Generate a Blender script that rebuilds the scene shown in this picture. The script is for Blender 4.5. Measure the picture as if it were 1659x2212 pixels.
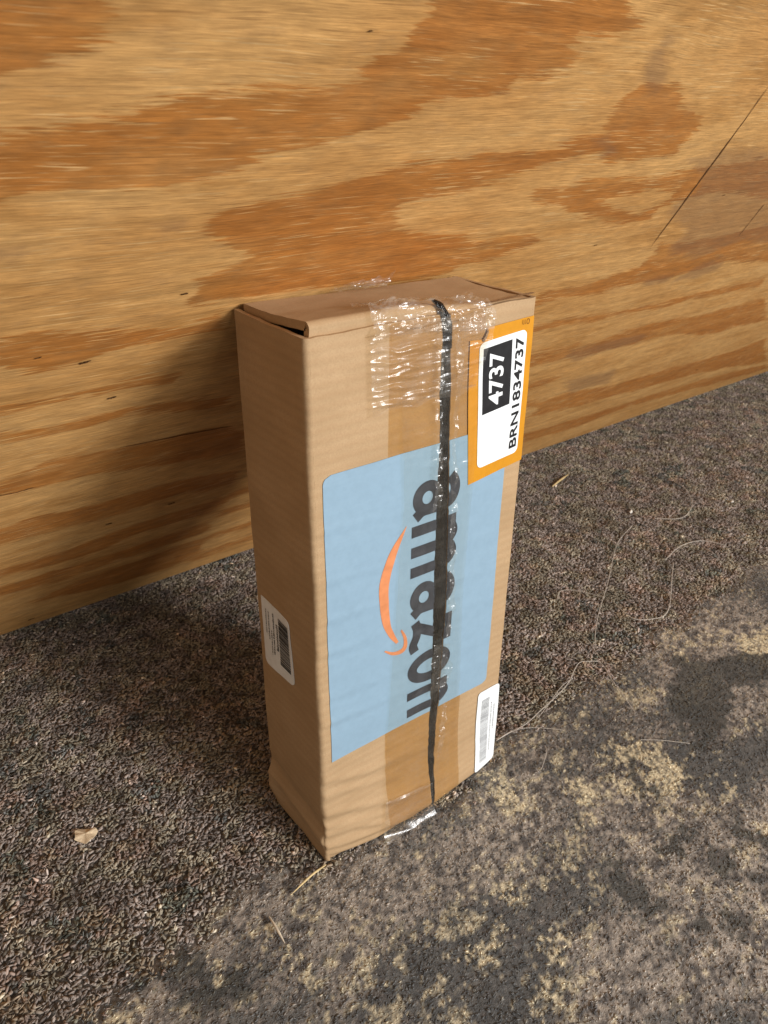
import bpy, bmesh, math, random
import numpy as np
from mathutils import Matrix, Vector

scene = bpy.context.scene
for o in list(bpy.data.objects):
    bpy.data.objects.remove(o)

# ------------------------------------------------------------------ camera
cam_d = bpy.data.cameras.new('camera')
cam = bpy.data.objects.new('camera', cam_d)
scene.collection.objects.link(cam)
cam.location = (-0.21066, -0.35460, 0.53329)
cam.rotation_euler = (1.082253, -0.006916, -0.639577)
cam_d.sensor_fit = 'VERTICAL'
cam_d.sensor_height = 36.0
cam_d.lens = 36.0 * 1667.4 / 2212.0
cam_d.clip_start = 0.01
cam_d.clip_end = 60.0
cam_d.dof.use_dof = True
cam_d.dof.focus_distance = 0.52
cam_d.dof.aperture_fstop = 18.0
scene.camera = cam

# ------------------------------------------------------------------ room light (indoors: no sun, no sky)
world = bpy.data.worlds.new('World')
scene.world = world
world.use_nodes = True
bg = world.node_tree.nodes['Background']
bg.inputs[0].default_value = (1.0, 0.93, 0.84, 1)
bg.inputs[1].default_value = 0.42

def area(name, d, dist, target, sx, sy, watts, col):
    l = bpy.data.lights.new(name, 'AREA')
    l.shape = 'RECTANGLE'; l.size = sx; l.size_y = sy
    l.energy = watts; l.color = col
    o = bpy.data.objects.new(name, l)
    scene.collection.objects.link(o)
    d = Vector(d).normalized()
    o.location = Vector(target) + d * dist
    o.rotation_euler = (-d).to_track_quat('-Z', 'Y').to_euler()
    return o
# shop lights in front of the panel, slightly to the right of the box
area('shop_light', (0.31, -0.90, 0.31), 3.2, (0.1, 0.1, 0.3), 0.85, 0.55, 101, (1.0, 0.985, 0.97))
area('shop_light', (0.14, -0.93, 0.26), 3.6, (0.1, 0.1, 0.3), 1.6, 0.55, 48, (1.0, 0.985, 0.97))

vs = scene.view_settings
vs.view_transform = 'Standard'
vs.look = 'None'
vs.exposure = 0.0
vs.gamma = 1.0
vs.use_curve_mapping = False
scene.render.resolution_x = 768
scene.render.resolution_y = 1024
scene.cycles.max_bounces = 7
scene.cycles.transparent_max_bounces = 16

# ------------------------------------------------------------------ measured outlines (metres)
# plywood figure outlines are (along the grain, up the sheet); floor outlines are (x, y)
DARK = [[(-0.149,0.764),(-0.102,0.768),(-0.098,0.76),(-0.095,0.754),(-0.1,0.748),(-0.106,0.746),(-0.107,0.742),(-0.115,0.738),(-0.112,0.734),(-0.123,0.732),(-0.131,0.728),(-0.149,0.724)],[(-0.15,0.706),(-0.115,0.706),(-0.089,0.709),(-0.082,0.715),(-0.069,0.721),(-0.04,0.722),(-0.028,0.728),(-0.005,0.729),(0.013,0.733),(0.012,0.739),(0.027,0.75),(0.029,0.757),(0.031,0.771),(0.024,0.779),(0.149,0.789),(0.179,0.769),(0.163,0.762),(0.135,0.763),(0.138,0.754),(0.159,0.749),(0.141,0.739),(0.11,0.735),(0.109,0.73),(0.093,0.725),(0.07,0.721),(0.056,0.71),(0.039,0.701),(0.015,0.694),(-0.006,0.692),(-0.02,0.689),(-0.033,0.682),(-0.05,0.674),(-0.081,0.673),(-0.106,0.674),(-0.129,0.674),(-0.136,0.667),(-0.151,0.664)],[(-0.04,0.648),(-0.025,0.657),(-0.007,0.665),(0.015,0.666),(0.03,0.671),(0.064,0.677),(0.11,0.68),(0.124,0.691),(0.175,0.685),(0.212,0.697),(0.238,0.694),(0.245,0.682),(0.206,0.675),(0.178,0.667),(0.145,0.657),(0.103,0.651),(0.081,0.646),(0.075,0.641),(0.085,0.63),(0.113,0.616),(0.157,0.609),(0.229,0.602),(0.241,0.594),(0.227,0.583),(0.178,0.578),(0.159,0.566),(0.06,0.573),(0.01,0.579),(-0.03,0.579),(-0.024,0.6),(-0.013,0.614),(-0.023,0.631),(-0.039,0.643)],[(0.216,0.702),(0.21,0.721),(0.224,0.733),(0.254,0.735),(0.275,0.721),(0.306,0.714),(0.328,0.687),(0.324,0.673),(0.261,0.672),(0.229,0.679),(0.237,0.69)],[(0.205,0.651),(0.25,0.653),(0.334,0.654),(0.398,0.662),(0.456,0.669),(0.505,0.666),(0.611,0.602),(0.476,0.626),(0.413,0.631),(0.383,0.618),(0.383,0.602),(0.339,0.603),(0.274,0.617),(0.229,0.633),(0.203,0.642)],[(0.309,0.517),(0.39,0.524),(0.445,0.535),(0.436,0.564),(0.533,0.565),(0.664,0.57),(0.815,0.479),(0.6,0.514),(0.519,0.498),(0.433,0.5),(0.373,0.499),(0.325,0.499)],[(0.353,0.463),(0.394,0.461),(0.521,0.451),(0.616,0.452),(0.782,0.457),(0.817,0.433),(0.635,0.437),(0.534,0.439),(0.409,0.444),(0.366,0.446)],[(0.392,0.412),(0.458,0.403),(0.508,0.405),(0.553,0.407),(0.631,0.397),(0.71,0.392),(0.875,0.396),(1.013,0.306),(0.824,0.32),(0.68,0.355),(0.626,0.355),(0.557,0.357),(0.511,0.345),(0.433,0.36)],[(0.522,0.24),(0.599,0.241),(0.716,0.22),(0.819,0.218),(0.911,0.217),(1.044,0.211),(1.137,0.225),(1.363,0.078),(1.129,0.13),(0.989,0.154),(0.839,0.16),(0.765,0.172),(0.7,0.173),(0.556,0.194)],[(0.602,0.127),(0.714,0.114),(0.822,0.112),(0.942,0.11),(1.111,0.101),(1.383,0.066),(1.444,0.026),(1.171,0.055),(0.901,0.086),(0.833,0.079),(0.784,0.066),(0.638,0.083)],[(-0.139,0.57),(-0.112,0.573),(-0.07,0.567),(-0.029,0.558),(-0.006,0.565),(0.001,0.542),(-0.032,0.543),(-0.067,0.546),(-0.09,0.538),(-0.106,0.533),(-0.12,0.538),(-0.139,0.545)],[(-0.145,0.506),(-0.113,0.503),(-0.085,0.508),(-0.054,0.507),(-0.023,0.503),(-0.02,0.488),(-0.048,0.496),(-0.084,0.499),(-0.112,0.496),(-0.145,0.497)],[(-0.145,0.475),(-0.107,0.469),(-0.084,0.471),(-0.069,0.474),(-0.049,0.473),(0.029,0.455),(0.034,0.437),(-0.047,0.46),(-0.067,0.459),(-0.092,0.46),(-0.145,0.46)],[(-0.146,0.395),(-0.102,0.416),(-0.062,0.415),(0.045,0.403),(0.066,0.336),(-0.025,0.365),(-0.062,0.369),(-0.099,0.375),(-0.146,0.383)],[(-0.146,0.314),(-0.107,0.322),(-0.056,0.312),(0.0,0.314),(0.079,0.299),(0.092,0.262),(0.025,0.279),(-0.037,0.272),(-0.093,0.28),(-0.146,0.28)],[(-0.146,0.219),(-0.072,0.219),(-0.014,0.233),(0.1,0.236),(0.113,0.199),(0.002,0.201),(-0.066,0.184),(-0.146,0.205)],[(-0.147,0.173),(-0.086,0.171),(-0.028,0.171),(0.12,0.174),(0.133,0.138),(-0.007,0.136),(-0.084,0.13),(-0.147,0.151)],[(-0.109,0.091),(-0.06,0.111),(-0.004,0.117),(0.137,0.124),(0.157,0.062),(0.051,0.046),(-0.026,0.058),(-0.08,0.078)]]
LIGHT = [[(0.286,0.635),(0.327,0.641),(0.363,0.64),(0.376,0.624),(0.358,0.613),(0.315,0.62)],[(0.303,0.712),(0.334,0.717),(0.366,0.703),(0.365,0.686),(0.335,0.691)]]
SMUDGE = [[(0.339,0.67),(0.371,0.682),(0.478,0.682),(0.742,0.523),(0.594,0.544),(0.535,0.525),(0.457,0.55),(0.455,0.576),(0.398,0.6),(0.391,0.638)],[(0.541,0.49),(0.552,0.516),(0.585,0.527),(0.616,0.516),(0.621,0.495),(0.585,0.487)],[(0.458,0.508),(0.497,0.512),(0.53,0.509),(0.544,0.492),(0.499,0.487)],[(-0.151,0.649),(-0.128,0.647),(-0.121,0.638),(-0.126,0.63),(-0.151,0.632)],[(-0.071,0.65),(-0.05,0.653),(-0.042,0.64),(-0.063,0.633)],[(0.466,0.387),(0.532,0.382),(0.616,0.38),(0.646,0.353),(0.562,0.351),(0.515,0.34)],[(0.534,0.295),(0.656,0.286),(0.707,0.233),(0.605,0.234)],[(0.215,0.691),(0.227,0.7),(0.257,0.678),(0.24,0.673)],[(0.226,0.726),(0.191,0.772),(0.217,0.768),(0.244,0.743),(0.244,0.723)]]
LINES = [[(0.36,0.737),(0.384,0.672),(0.403,0.618),(0.422,0.562)],[(0.551,0.607),(0.575,0.557)],[(-0.142,0.381),(-0.126,0.378),(-0.113,0.379)],[(-0.053,0.411),(-0.002,0.407),(0.046,0.401)]]
KNOTS = [(-0.117,0.55),(-0.043,0.257),(0.017,0.263),(-0.103,0.027),(0.329,0.579),(0.996,0.171),(0.01,0.756),(0.456,0.625),(-0.09,0.537),(-0.068,0.489),(-0.039,0.59)]
WORN = [(1.0376,-0.0765),(0.7133,0.0352),(0.6615,0.0412),(0.5648,0.0313),(0.4874,0.0286),(0.3818,0.0128),(0.3215,0.0155),(0.2776,0.0185),(0.204,0.0142),(0.1391,-0.0073),(0.063,-0.0062),(-0.003,-0.0024),(-0.0497,0.0177),(-0.0844,0.0189),(-0.1065,0.0034),(-0.1527,0.0),(-0.203,-0.011),(-0.231,-0.0201),(0.16,-0.6),(1.9,-0.6),(2.2,0.15)]
TAN = [[(0.2636,-0.0623),(0.2867,-0.059),(0.3131,-0.0658),(0.3207,-0.0839),(0.3121,-0.1097),(0.298,-0.1221),(0.2784,-0.1223),(0.274,-0.1119),(0.2831,-0.0884),(0.2727,-0.073)],[(0.2524,-0.0774),(0.2702,-0.098),(0.2598,-0.1086),(0.2437,-0.0986),(0.2427,-0.0852)],[(0.1627,-0.0116),(0.1829,-0.011),(0.1678,-0.0553),(0.1487,-0.0617),(0.1536,-0.0378)],[(0.2222,-0.0515),(0.2333,-0.0634),(0.2263,-0.0841),(0.2103,-0.083),(0.2088,-0.0603)],[(0.5309,-0.0278),(0.5913,-0.0473),(0.5231,-0.0851),(0.4992,-0.0566)],[(0.194,-0.0883),(0.211,-0.0939),(0.1967,-0.1002)],[(0.1171,-0.0902),(0.1324,-0.0955),(0.1212,-0.1006)],[(0.0948,-0.0983),(0.1095,-0.1035),(0.1014,-0.1143),(0.0933,-0.1056)],[(0.0376,-0.1255),(0.0693,-0.1246),(0.0696,-0.1297),(0.0397,-0.134)],[(0.0794,-0.1515),(0.1064,-0.1519),(0.108,-0.1581),(0.087,-0.1619)],[(0.0647,-0.1727),(0.0802,-0.173),(0.0693,-0.1804)],[(0.4855,0.0237),(0.4675,0.0007),(0.4581,-0.0321),(0.4293,-0.0634),(0.4351,-0.0473),(0.4497,-0.0149)],[(-0.1107,-0.017),(-0.1068,-0.0199),(-0.1009,-0.0403),(-0.1054,-0.0457),(-0.1114,-0.0404)],[(-0.0687,-0.0137),(-0.0633,-0.0415),(-0.0668,-0.0411),(-0.0694,-0.022)],[(-0.0646,-0.0469),(-0.0588,-0.0594),(-0.0506,-0.0794),(-0.0561,-0.085),(-0.0603,-0.08),(-0.0596,-0.0668)],[(-0.1276,-0.0004),(-0.1251,-0.0145),(-0.1335,-0.0103)],[(-0.0365,-0.0259),(-0.0258,-0.0315),(-0.0339,-0.0347)],[(-0.1755,-0.01),(-0.1692,-0.0184),(-0.169,-0.0263),(-0.1795,-0.0215)]]
TAR = [[(0.4466,-0.0071),(0.4707,-0.0302),(0.4614,-0.0613),(0.4253,-0.0896),(0.3507,-0.1141),(0.3486,-0.096),(0.3671,-0.0748),(0.3826,-0.0488)],[(0.3001,-0.1594),(0.2918,-0.1767),(0.2856,-0.1945),(0.3005,-0.2086),(0.3127,-0.2018),(0.2971,-0.1807),(0.3063,-0.1605)],[(0.1823,-0.1338),(0.1903,-0.1456),(0.183,-0.166),(0.1845,-0.1862),(0.1683,-0.1769),(0.1682,-0.1552),(0.1709,-0.143)],[(0.2746,-0.1407),(0.2705,-0.1511),(0.2497,-0.165),(0.2273,-0.1608),(0.2229,-0.1515),(0.2477,-0.154)],[(0.1901,-0.1982),(0.2012,-0.2064),(0.1969,-0.2135),(0.1842,-0.2067)],[(0.2113,-0.2086),(0.2281,-0.2262),(0.215,-0.2319),(0.2069,-0.2158)],[(0.2602,-0.1727),(0.2717,-0.1843),(0.2507,-0.2018),(0.2378,-0.2008),(0.2413,-0.1802)],[(0.2629,-0.2078),(0.2819,-0.2189),(0.2686,-0.2263),(0.2543,-0.2129)],[(0.2852,-0.0661),(0.2871,-0.0795),(0.2722,-0.1105),(0.2594,-0.1225),(0.2616,-0.11),(0.2715,-0.0914)],[(0.2404,-0.1257),(0.2466,-0.137),(0.2416,-0.1431),(0.235,-0.135)],[(-0.1677,0.0031),(-0.1203,-0.0037),(-0.1145,-0.0101),(-0.1195,-0.0286),(-0.1488,-0.007)],[(-0.131,-0.0201),(-0.0879,-0.046),(-0.0914,-0.059),(-0.1243,-0.0496),(-0.1329,-0.0321)],[(0.466,-0.0268),(0.5395,-0.0635),(0.4985,-0.0988),(0.45,-0.0684)]]
THREADS = [[(0.1998,0.0139),(0.2161,0.014),(0.2376,0.0132),(0.2626,0.0174),(0.2857,0.0211),(0.3168,0.0292),(0.3486,0.0435),(0.3604,0.04),(0.3708,0.0307),(0.3589,0.0079),(0.348,-0.0154),(0.3371,-0.04)],[(0.2032,0.0141),(0.2235,0.0126),(0.2369,0.0082),(0.2489,-0.0019),(0.2617,-0.0154)],[(0.2545,0.012),(0.2794,0.0198),(0.3074,0.0297),(0.3269,0.0313)],[(0.3918,0.0857),(0.3897,0.0647),(0.3809,0.0458),(0.3748,0.0295),(0.3779,0.0188)],[(0.3855,0.0496),(0.4035,0.0657),(0.4392,0.0905),(0.4711,0.1094),(0.5121,0.1338),(0.5907,0.1832),(0.6491,0.2035)],[(0.423,0.14),(0.4375,0.1492),(0.4515,0.1457),(0.4622,0.1312),(0.4719,0.1088)],[(0.4732,0.0949),(0.4662,0.0749),(0.4669,0.059),(0.4841,0.0465),(0.5014,0.0431),(0.5279,0.0551),(0.5699,0.0824),(0.6088,0.1072)],[(0.607,0.1186),(0.6525,0.1275),(0.6919,0.1208),(0.7074,0.0931)],[(0.2321,-0.0175),(0.2272,-0.0242),(0.2143,-0.0321),(0.2067,-0.0362)],[(0.3105,-0.0659),(0.3247,-0.0776),(0.3446,-0.0961)],[(0.8239,0.2567),(0.8146,0.2308),(0.7844,0.1974),(0.747,0.179),(0.7198,0.1769),(0.6948,0.1981)]]
STRAWS = [[(-0.0018,-0.0033),(-0.0169,-0.0054),(-0.0377,-0.0097)],[(-0.0592,-0.0154),(-0.0598,-0.0275),(-0.0603,-0.0401)],[(0.6528,0.3584),(0.7086,0.3739)]]
SCRAP = [(-0.1511,0.1438),(-0.1481,0.145),(-0.1367,0.1394),(-0.1357,0.1342),(-0.1407,0.1294),(-0.147,0.1274),(-0.1535,0.1361)]
CHIPS = [(0.6855,0.2331),(0.8366,0.163),(-0.1342,0.1274),(-0.2113,0.0962),(-0.1313,0.0418),(0.0226,0.4491),(0.0171,0.4348),(-0.0744,0.3963),(-0.133,0.3857),(-0.0081,0.2067),(0.0054,0.0657),(0.0183,0.0718),(-0.1591,0.0048),(0.2121,-0.1158)]

W, H, D = 0.1811, 0.42, 0.0821           # the box
rng = np.random.default_rng(7)
random.seed(5)

# ------------------------------------------------------------------ helpers
def lat(ix, iy, seed):
    n = (ix.astype(np.int64) * 374761393 + iy.astype(np.int64) * 668265263 + seed * 1442695041) & 0xffffffff
    n = ((n ^ (n >> 13)) * 1274126177) & 0xffffffff
    n = (n ^ (n >> 16)) & 0xffff
    return n / 65535.0

def vnoise(x, y, seed=0):
    x = np.asarray(x, float); y = np.asarray(y, float)
    ix = np.floor(x); iy = np.floor(y)
    fx = x - ix; fy = y - iy
    fx = fx * fx * (3 - 2 * fx); fy = fy * fy * (3 - 2 * fy)
    a = lat(ix, iy, seed); b = lat(ix + 1, iy, seed); c = lat(ix, iy + 1, seed); d = lat(ix + 1, iy + 1, seed)
    return (a * (1 - fx) + b * fx) * (1 - fy) + (c * (1 - fx) + d * fx) * fy

def fbm(x, y, seed=0, n=3):
    s = 0; a = 0.5; t = 0
    for k in range(n):
        s = s + a * vnoise(x * 2 ** k, y * 2 ** k, seed + 17 * k); t += a; a *= 0.5
    return s / t

def sstep(a, b, x):
    t = np.clip((x - a) / (b - a), 0, 1)
    return t * t * (3 - 2 * t)

def poly_sd(px, py, poly):
    """signed distance, positive inside"""
    poly = np.asarray(poly, float); n = len(poly)
    best = np.full(px.shape, 1e9); inside = np.zeros(px.shape, bool)
    for i in range(n):
        x1, y1 = poly[i]; x2, y2 = poly[(i + 1) % n]
        dx, dy = x2 - x1, y2 - y1
        t = np.clip(((px - x1) * dx + (py - y1) * dy) / (dx * dx + dy * dy + 1e-12), 0, 1)
        best = np.minimum(best, (px - x1 - t * dx) ** 2 + (py - y1 - t * dy) ** 2)
        if y1 != y2:
            c = ((y1 > py) != (y2 > py)) & (px < (x2 - x1) * (py - y1) / (y2 - y1) + x1)
            inside ^= c
    s = np.sqrt(best)
    return np.where(inside, s, -s)

def union_sd(px, py, polys):
    r = np.full(px.shape, -1.0)
    for p in polys: r = np.maximum(r, poly_sd(px, py, p))
    return r

def link(name, me, mat=None, parent=None):
    o = bpy.data.objects.new(name, me)
    scene.collection.objects.link(o)
    if mat is not None: me.materials.append(mat)
    if parent is not None: o.parent = parent
    return o

def tag(o, label=None, cat=None, group=None, kind=None):
    if label: o['label'] = label
    if cat: o['category'] = cat
    if group: o['group'] = group
    if kind: o['kind'] = kind
    return o

def mesh_np(name, V, F, smooth=True):
    """V (n,3), F (m,k) arrays"""
    me = bpy.data.meshes.new(name)
    V = np.ascontiguousarray(V, np.float32); F = np.ascontiguousarray(F, np.int32)
    m, k = F.shape
    me.vertices.add(len(V)); me.vertices.foreach_set('co', V.ravel())
    me.loops.add(m * k); me.loops.foreach_set('vertex_index', F.ravel())
    me.polygons.add(m)
    me.polygons.foreach_set('loop_start', np.arange(0, m * k, k, dtype=np.int32))
    me.polygons.foreach_set('loop_total', np.full(m, k, np.int32))
    me.polygons.foreach_set('use_smooth', np.full(m, smooth, bool))
    me.update(calc_edges=True)
    me.validate()
    return me

def grid_faces(nu, nv, off=0, flip=False):
    i = np.arange(nu - 1)[:, None] * nv + np.arange(nv - 1)[None, :]
    f = np.stack([i, i + nv, i + nv + 1, i + 1], -1).reshape(-1, 4) + off
    return f[:, ::-1] if flip else f

def sheet(name, P, mat, parent, flip=False):
    nu, nv = P.shape[:2]
    return link(name, mesh_np(name, P.reshape(-1, 3), grid_faces(nu, nv, 0, flip)), mat, parent)

def slab(name, P, Q, mat, parent=None):
    """closed slab between outer surface P and inner surface Q, both (nu,nv,3); rims have their own vertices"""
    nu, nv = P.shape[:2]; n = nu * nv
    V = [P.reshape(-1, 3), Q.reshape(-1, 3)]; F = [grid_faces(nu, nv), grid_faces(nu, nv, n, True)]
    off = 2 * n
    for a, b in ((P[0], Q[0]), (Q[-1], P[-1]), (Q[:, 0], P[:, 0]), (P[:, -1], Q[:, -1])):
        R = np.stack([a, b], 0); k = len(a)
        V.append(R.reshape(-1, 3)); F.append(grid_faces(2, k, off)); off += 2 * k
    return link(name, mesh_np(name, np.concatenate(V), np.concatenate(F)), mat, parent)

# ------------------------------------------------------------------ node helpers
class NT:
    def __init__(s, name):
        s.m = bpy.data.materials.new(name); s.m.use_nodes = True
        s.t = s.m.node_tree; s.t.nodes.clear()
        s.out = s.t.nodes.new('ShaderNodeOutputMaterial')
    def n(s, typ, ins=None, **kw):
        x = s.t.nodes.new(typ)
        for k, v in kw.items(): setattr(x, k, v)
        for k, v in (ins or {}).items():
            if isinstance(v, bpy.types.NodeSocket): s.t.links.new(v, x.inputs[k])
            else: x.inputs[k].default_value = v
        return x
    def obj(s): return s.n('ShaderNodeTexCoord').outputs['Object']
    def mapping(s, vec, scale=(1, 1, 1), rot=(0, 0, 0), loc=(0, 0, 0)):
        return s.n('ShaderNodeMapping', {'Vector': vec, 'Scale': scale, 'Rotation': rot, 'Location': loc}).outputs[0]
    def noise(s, vec, scale=1.0, detail=3.0, rough=0.5, dist=0.0):
        return s.n('ShaderNodeTexNoise', {'Vector': vec, 'Scale': scale, 'Detail': detail, 'Roughness': rough, 'Distortion': dist}).outputs[0]
    def attr(s, name):
        return s.n('ShaderNodeAttribute', attribute_name=name)
    def math(s, op, a, b=0.0, c=0.0, clamp=False):
        return s.n('ShaderNodeMath', {0: a, 1: b, 2: c}, operation=op, use_clamp=clamp).outputs[0]
    def rng(s, v, a, b, c=0.0, d=1.0, smooth=True):
        return s.n('ShaderNodeMapRange', {'Value': v, 'From Min': a, 'From Max': b, 'To Min': c, 'To Max': d},
                   interpolation_type='SMOOTHSTEP' if smooth else 'LINEAR').outputs[0]
    def mix(s, f, a, b, blend='MIX'):
        x = s.n('ShaderNodeMix', data_type='RGBA', blend_type=blend, clamp_factor=True)
        for k, v in ((0, f), (6, a), (7, b)):
            if isinstance(v, bpy.types.NodeSocket): s.t.links.new(v, x.inputs[k])
            else: x.inputs[k].default_value = (tuple(v) + (1,) if isinstance(v, tuple) and len(v) == 3 else v)
        return x.outputs[2]
    def bump(s, h, strength=0.3, dist=0.001, normal=None):
        d = {'Height': h, 'Strength': strength, 'Distance': dist}
        if normal is not None: d['Normal'] = normal
        return s.n('ShaderNodeBump', d).outputs[0]
    def bsdf(s, col, rough=0.7, normal=None, spec=0.3, **kw):
        x = s.n('ShaderNodeBsdfPrincipled', {'Roughness': rough, 'Specular IOR Level': spec})
        if isinstance(col, bpy.types.NodeSocket): s.t.links.new(col, x.inputs['Base Color'])
        else: x.inputs['Base Color'].default_value = tuple(col) + (1,)
        if normal is not None: s.t.links.new(normal, x.inputs['Normal'])
        for k, v in kw.items(): x.inputs[k].default_value = v
        return x.outputs[0]
    def done(s, sh):
        s.t.links.new(sh, s.out.inputs[0]); return s.m

def plain(name, col, rough=0.6, spec=0.3, var=0.12, scale=300, bump=0.1):
    t = NT(name); p = t.obj(); n = t.noise(p, scale, 4)
    c = t.mix(t.rng(n, 0.3, 0.7), tuple(x * (1 - var) for x in col), tuple(min(1, x * (1 + var)) for x in col))
    return t.done(t.bsdf(c, rough, t.bump(n, bump, 0.0005), spec))

# ------------------------------------------------------------------ materials
def mat_plywood():
    t = NT('plywood'); p0 = t.obj()
    wv_ = t.n('ShaderNodeVectorMath', {0: t.n('ShaderNodeTexNoise', {'Vector': t.mapping(p0, (5, 11, 1)), 'Scale': 1.0, 'Detail': 2.0}).outputs['Color'], 1: (0.5, 0.5, 0.5)}, operation='SUBTRACT').outputs[0]
    wv_ = t.n('ShaderNodeVectorMath', {0: wv_, 1: (0.0, 0.016, 0.0)}, operation='MULTIPLY').outputs[0]
    p = t.n('ShaderNodeVectorMath', {0: p0, 1: wv_}, operation='ADD').outputs[0]
    fig = t.attr('fig').outputs['Fac']; smg = t.attr('smudge').outputs['Fac']
    wob = t.noise(t.mapping(p, (9, 30, 1)), 1, 3)
    sv = t.mapping(p, (40, 540, 1), (0, 0, 0.012))
    streak = t.noise(sv, 1, 4, 0.6)
    fine = t.noise(t.mapping(p, (60, 2300, 1)), 1, 3, 0.6)
    longs = t.noise(t.mapping(p, (5, 240, 1), loc=(3, 7, 0)), 1, 4, 0.55)
    v = t.math('ADD', fig, t.math('MULTIPLY', t.math('SUBTRACT', streak, 0.5), 3.6))
    v = t.math('ADD', v, t.math('MULTIPLY', t.math('SUBTRACT', wob, 0.5), 0.9))
    v = t.math('ADD', v, t.math('MULTIPLY', t.math('SUBTRACT', longs, 0.5), 1.8))
    dark = t.rng(v, -0.22, 0.34)
    dark = t.math('MULTIPLY', dark, t.rng(t.noise(t.mapping(p, (10, 26, 1), loc=(8, 8, 0)), 1, 4, 0.6), 0.28, 0.55, 0.72, 1.0))
    big = t.noise(t.mapping(p, (7, 16, 1), loc=(1, 2, 0)), 1, 4, 0.55)
    tan = t.mix(t.rng(big, 0.32, 0.68), (0.565, 0.292, 0.092), (0.66, 0.375, 0.134))
    mott = t.noise(t.mapping(p, (45, 90, 1)), 1, 5, 0.65)
    tan = t.mix(t.rng(mott, 0.5, 0.75, 0, 0.45), tan, (0.46, 0.27, 0.115))
    mid = t.noise(t.mapping(p, (8, 34, 1), loc=(6, 1, 0)), 1, 5, 0.62)
    tan = t.mix(t.rng(mid, 0.50, 0.66, 0, 0.75), tan, (0.47, 0.235, 0.068))
    drk = t.mix(t.rng(big, 0.3, 0.7), (0.40, 0.150, 0.030), (0.475, 0.192, 0.041))
    drk = t.mix(t.rng(mid, 0.52, 0.70, 0, 0.6), drk, (0.52, 0.26, 0.075))
    drk = t.mix(t.rng(mott, 0.45, 0.72, 0, 0.5), drk, (0.33, 0.155, 0.048))
    c = t.mix(dark, tan, drk)
    # pale torn fibres lying along the grain, dark pores
    fl = t.noise(t.mapping(p, (32, 900, 1), loc=(5, 1, 0)), 1, 2, 0.5)
    fm = t.noise(t.mapping(p, (14, 40, 1), loc=(9, 4, 0)), 1, 2)
    flm = t.math('MULTIPLY', t.rng(fl, 0.58, 0.68), t.rng(fm, 0.40, 0.58))
    c = t.mix(t.math('MULTIPLY', flm, 0.75), c, (0.74, 0.49, 0.22))
    pr = t.noise(t.mapping(p, (30, 1100, 1), loc=(2, 8, 0)), 1, 2, 0.5)
    prm = t.math('MULTIPLY', t.rng(pr, 0.58, 0.70), t.rng(fm, 0.62, 0.42))
    c = t.mix(t.math('MULTIPLY', prm, 0.5), c, (0.20, 0.085, 0.025))
    c = t.mix(t.rng(fine, 0.35, 0.66, 0, 0.50), c, t.mix(0.5, c, (0.22, 0.10, 0.03)))
    for sc_, lo_, hi_, f_ in (((22, 380, 1), 0.80, 1.14, 0.55), ((70, 1000, 1), 0.74, 1.20, 0.75), ((3.5, 110, 1), 0.84, 1.10, 0.7), ((55, 130, 1), 0.86, 1.10, 0.8)):
        c = t.mix(f_, c, t.rng(t.noise(t.mapping(p, sc_, loc=(sc_[0], 3, 0)), 1, 3, 0.6), 0.32, 0.68, lo_, hi_, False), 'MULTIPLY')
    # handling grime
    gn = t.noise(t.mapping(p, (40, 110, 1)), 1, 5, 0.7)
    g = t.rng(t.math('ADD', smg, t.math('MULTIPLY', t.math('SUBTRACT', gn, 0.5), 2.2)), -0.2, 1.0, 0, 0.42)
    c = t.mix(g, c, (0.175, 0.098, 0.056))
    # a few soft scattered stains
    st = t.noise(t.mapping(p, (20, 34, 1), loc=(4, 4, 0)), 1, 4, 0.6)
    c = t.mix(t.rng(st, 0.62, 0.78, 0, 0.28), c, (0.23, 0.16, 0.085))
    h = t.math('ADD', t.math('MULTIPLY', streak, 0.6), t.math('ADD', fine, t.math('MULTIPLY', dark, 0.35)))
    return t.done(t.bsdf(c, 0.62, t.bump(h, 0.35, 0.0006), 0.28))

def mat_kraft(tint=(1, 1, 1)):
    t = NT('kraft_cardboard'); p = t.obj()
    a = t.noise(p, 900, 5, 0.6); b = t.noise(t.mapping(p, (14, 14, 30)), 1, 4, 0.6)
    fl = t.n('ShaderNodeTexWave', {'Vector': p, 'Scale': 46.0, 'Distortion': 0.9, 'Detail': 2.0, 'Detail Scale': 0.7}, wave_type='BANDS', bands_direction='Z').outputs['Fac']
    k = lambda c: tuple(x * y for x, y in zip(c, tint))
    c = t.mix(t.rng(b, 0.3, 0.7), k((0.375, 0.252, 0.136)), k((0.450, 0.310, 0.176)))
    c = t.mix(t.rng(a, 0.35, 0.7, 0, 0.5), c, k((0.33, 0.212, 0.115)))
    fb = t.noise(t.mapping(p, (420, 420, 2600), (0.2, 0.1, 0)), 1, 3, 0.6)
    c = t.mix(t.rng(fb, 0.62, 0.75, 0, 0.35), c, k((0.60, 0.42, 0.25)))
    c = t.mix(t.math('MULTIPLY', fl, 0.18), c, k((0.34, 0.20, 0.10)))
    st = t.noise(t.mapping(p, (60, 60, 25), loc=(3, 3, 3)), 1, 4, 0.6)
    c = t.mix(t.rng(st, 0.6, 0.8, 0, 0.35), c, k((0.30, 0.18, 0.085)))
    nm = t.bump(fl, 0.35, 0.00035)
    nm = t.bump(t.math('ADD', a, t.math('MULTIPLY', b, 1.5)), 0.28, 0.0004, nm)
    return t.done(t.bsdf(c, 0.78, nm, 0.25))

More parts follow.
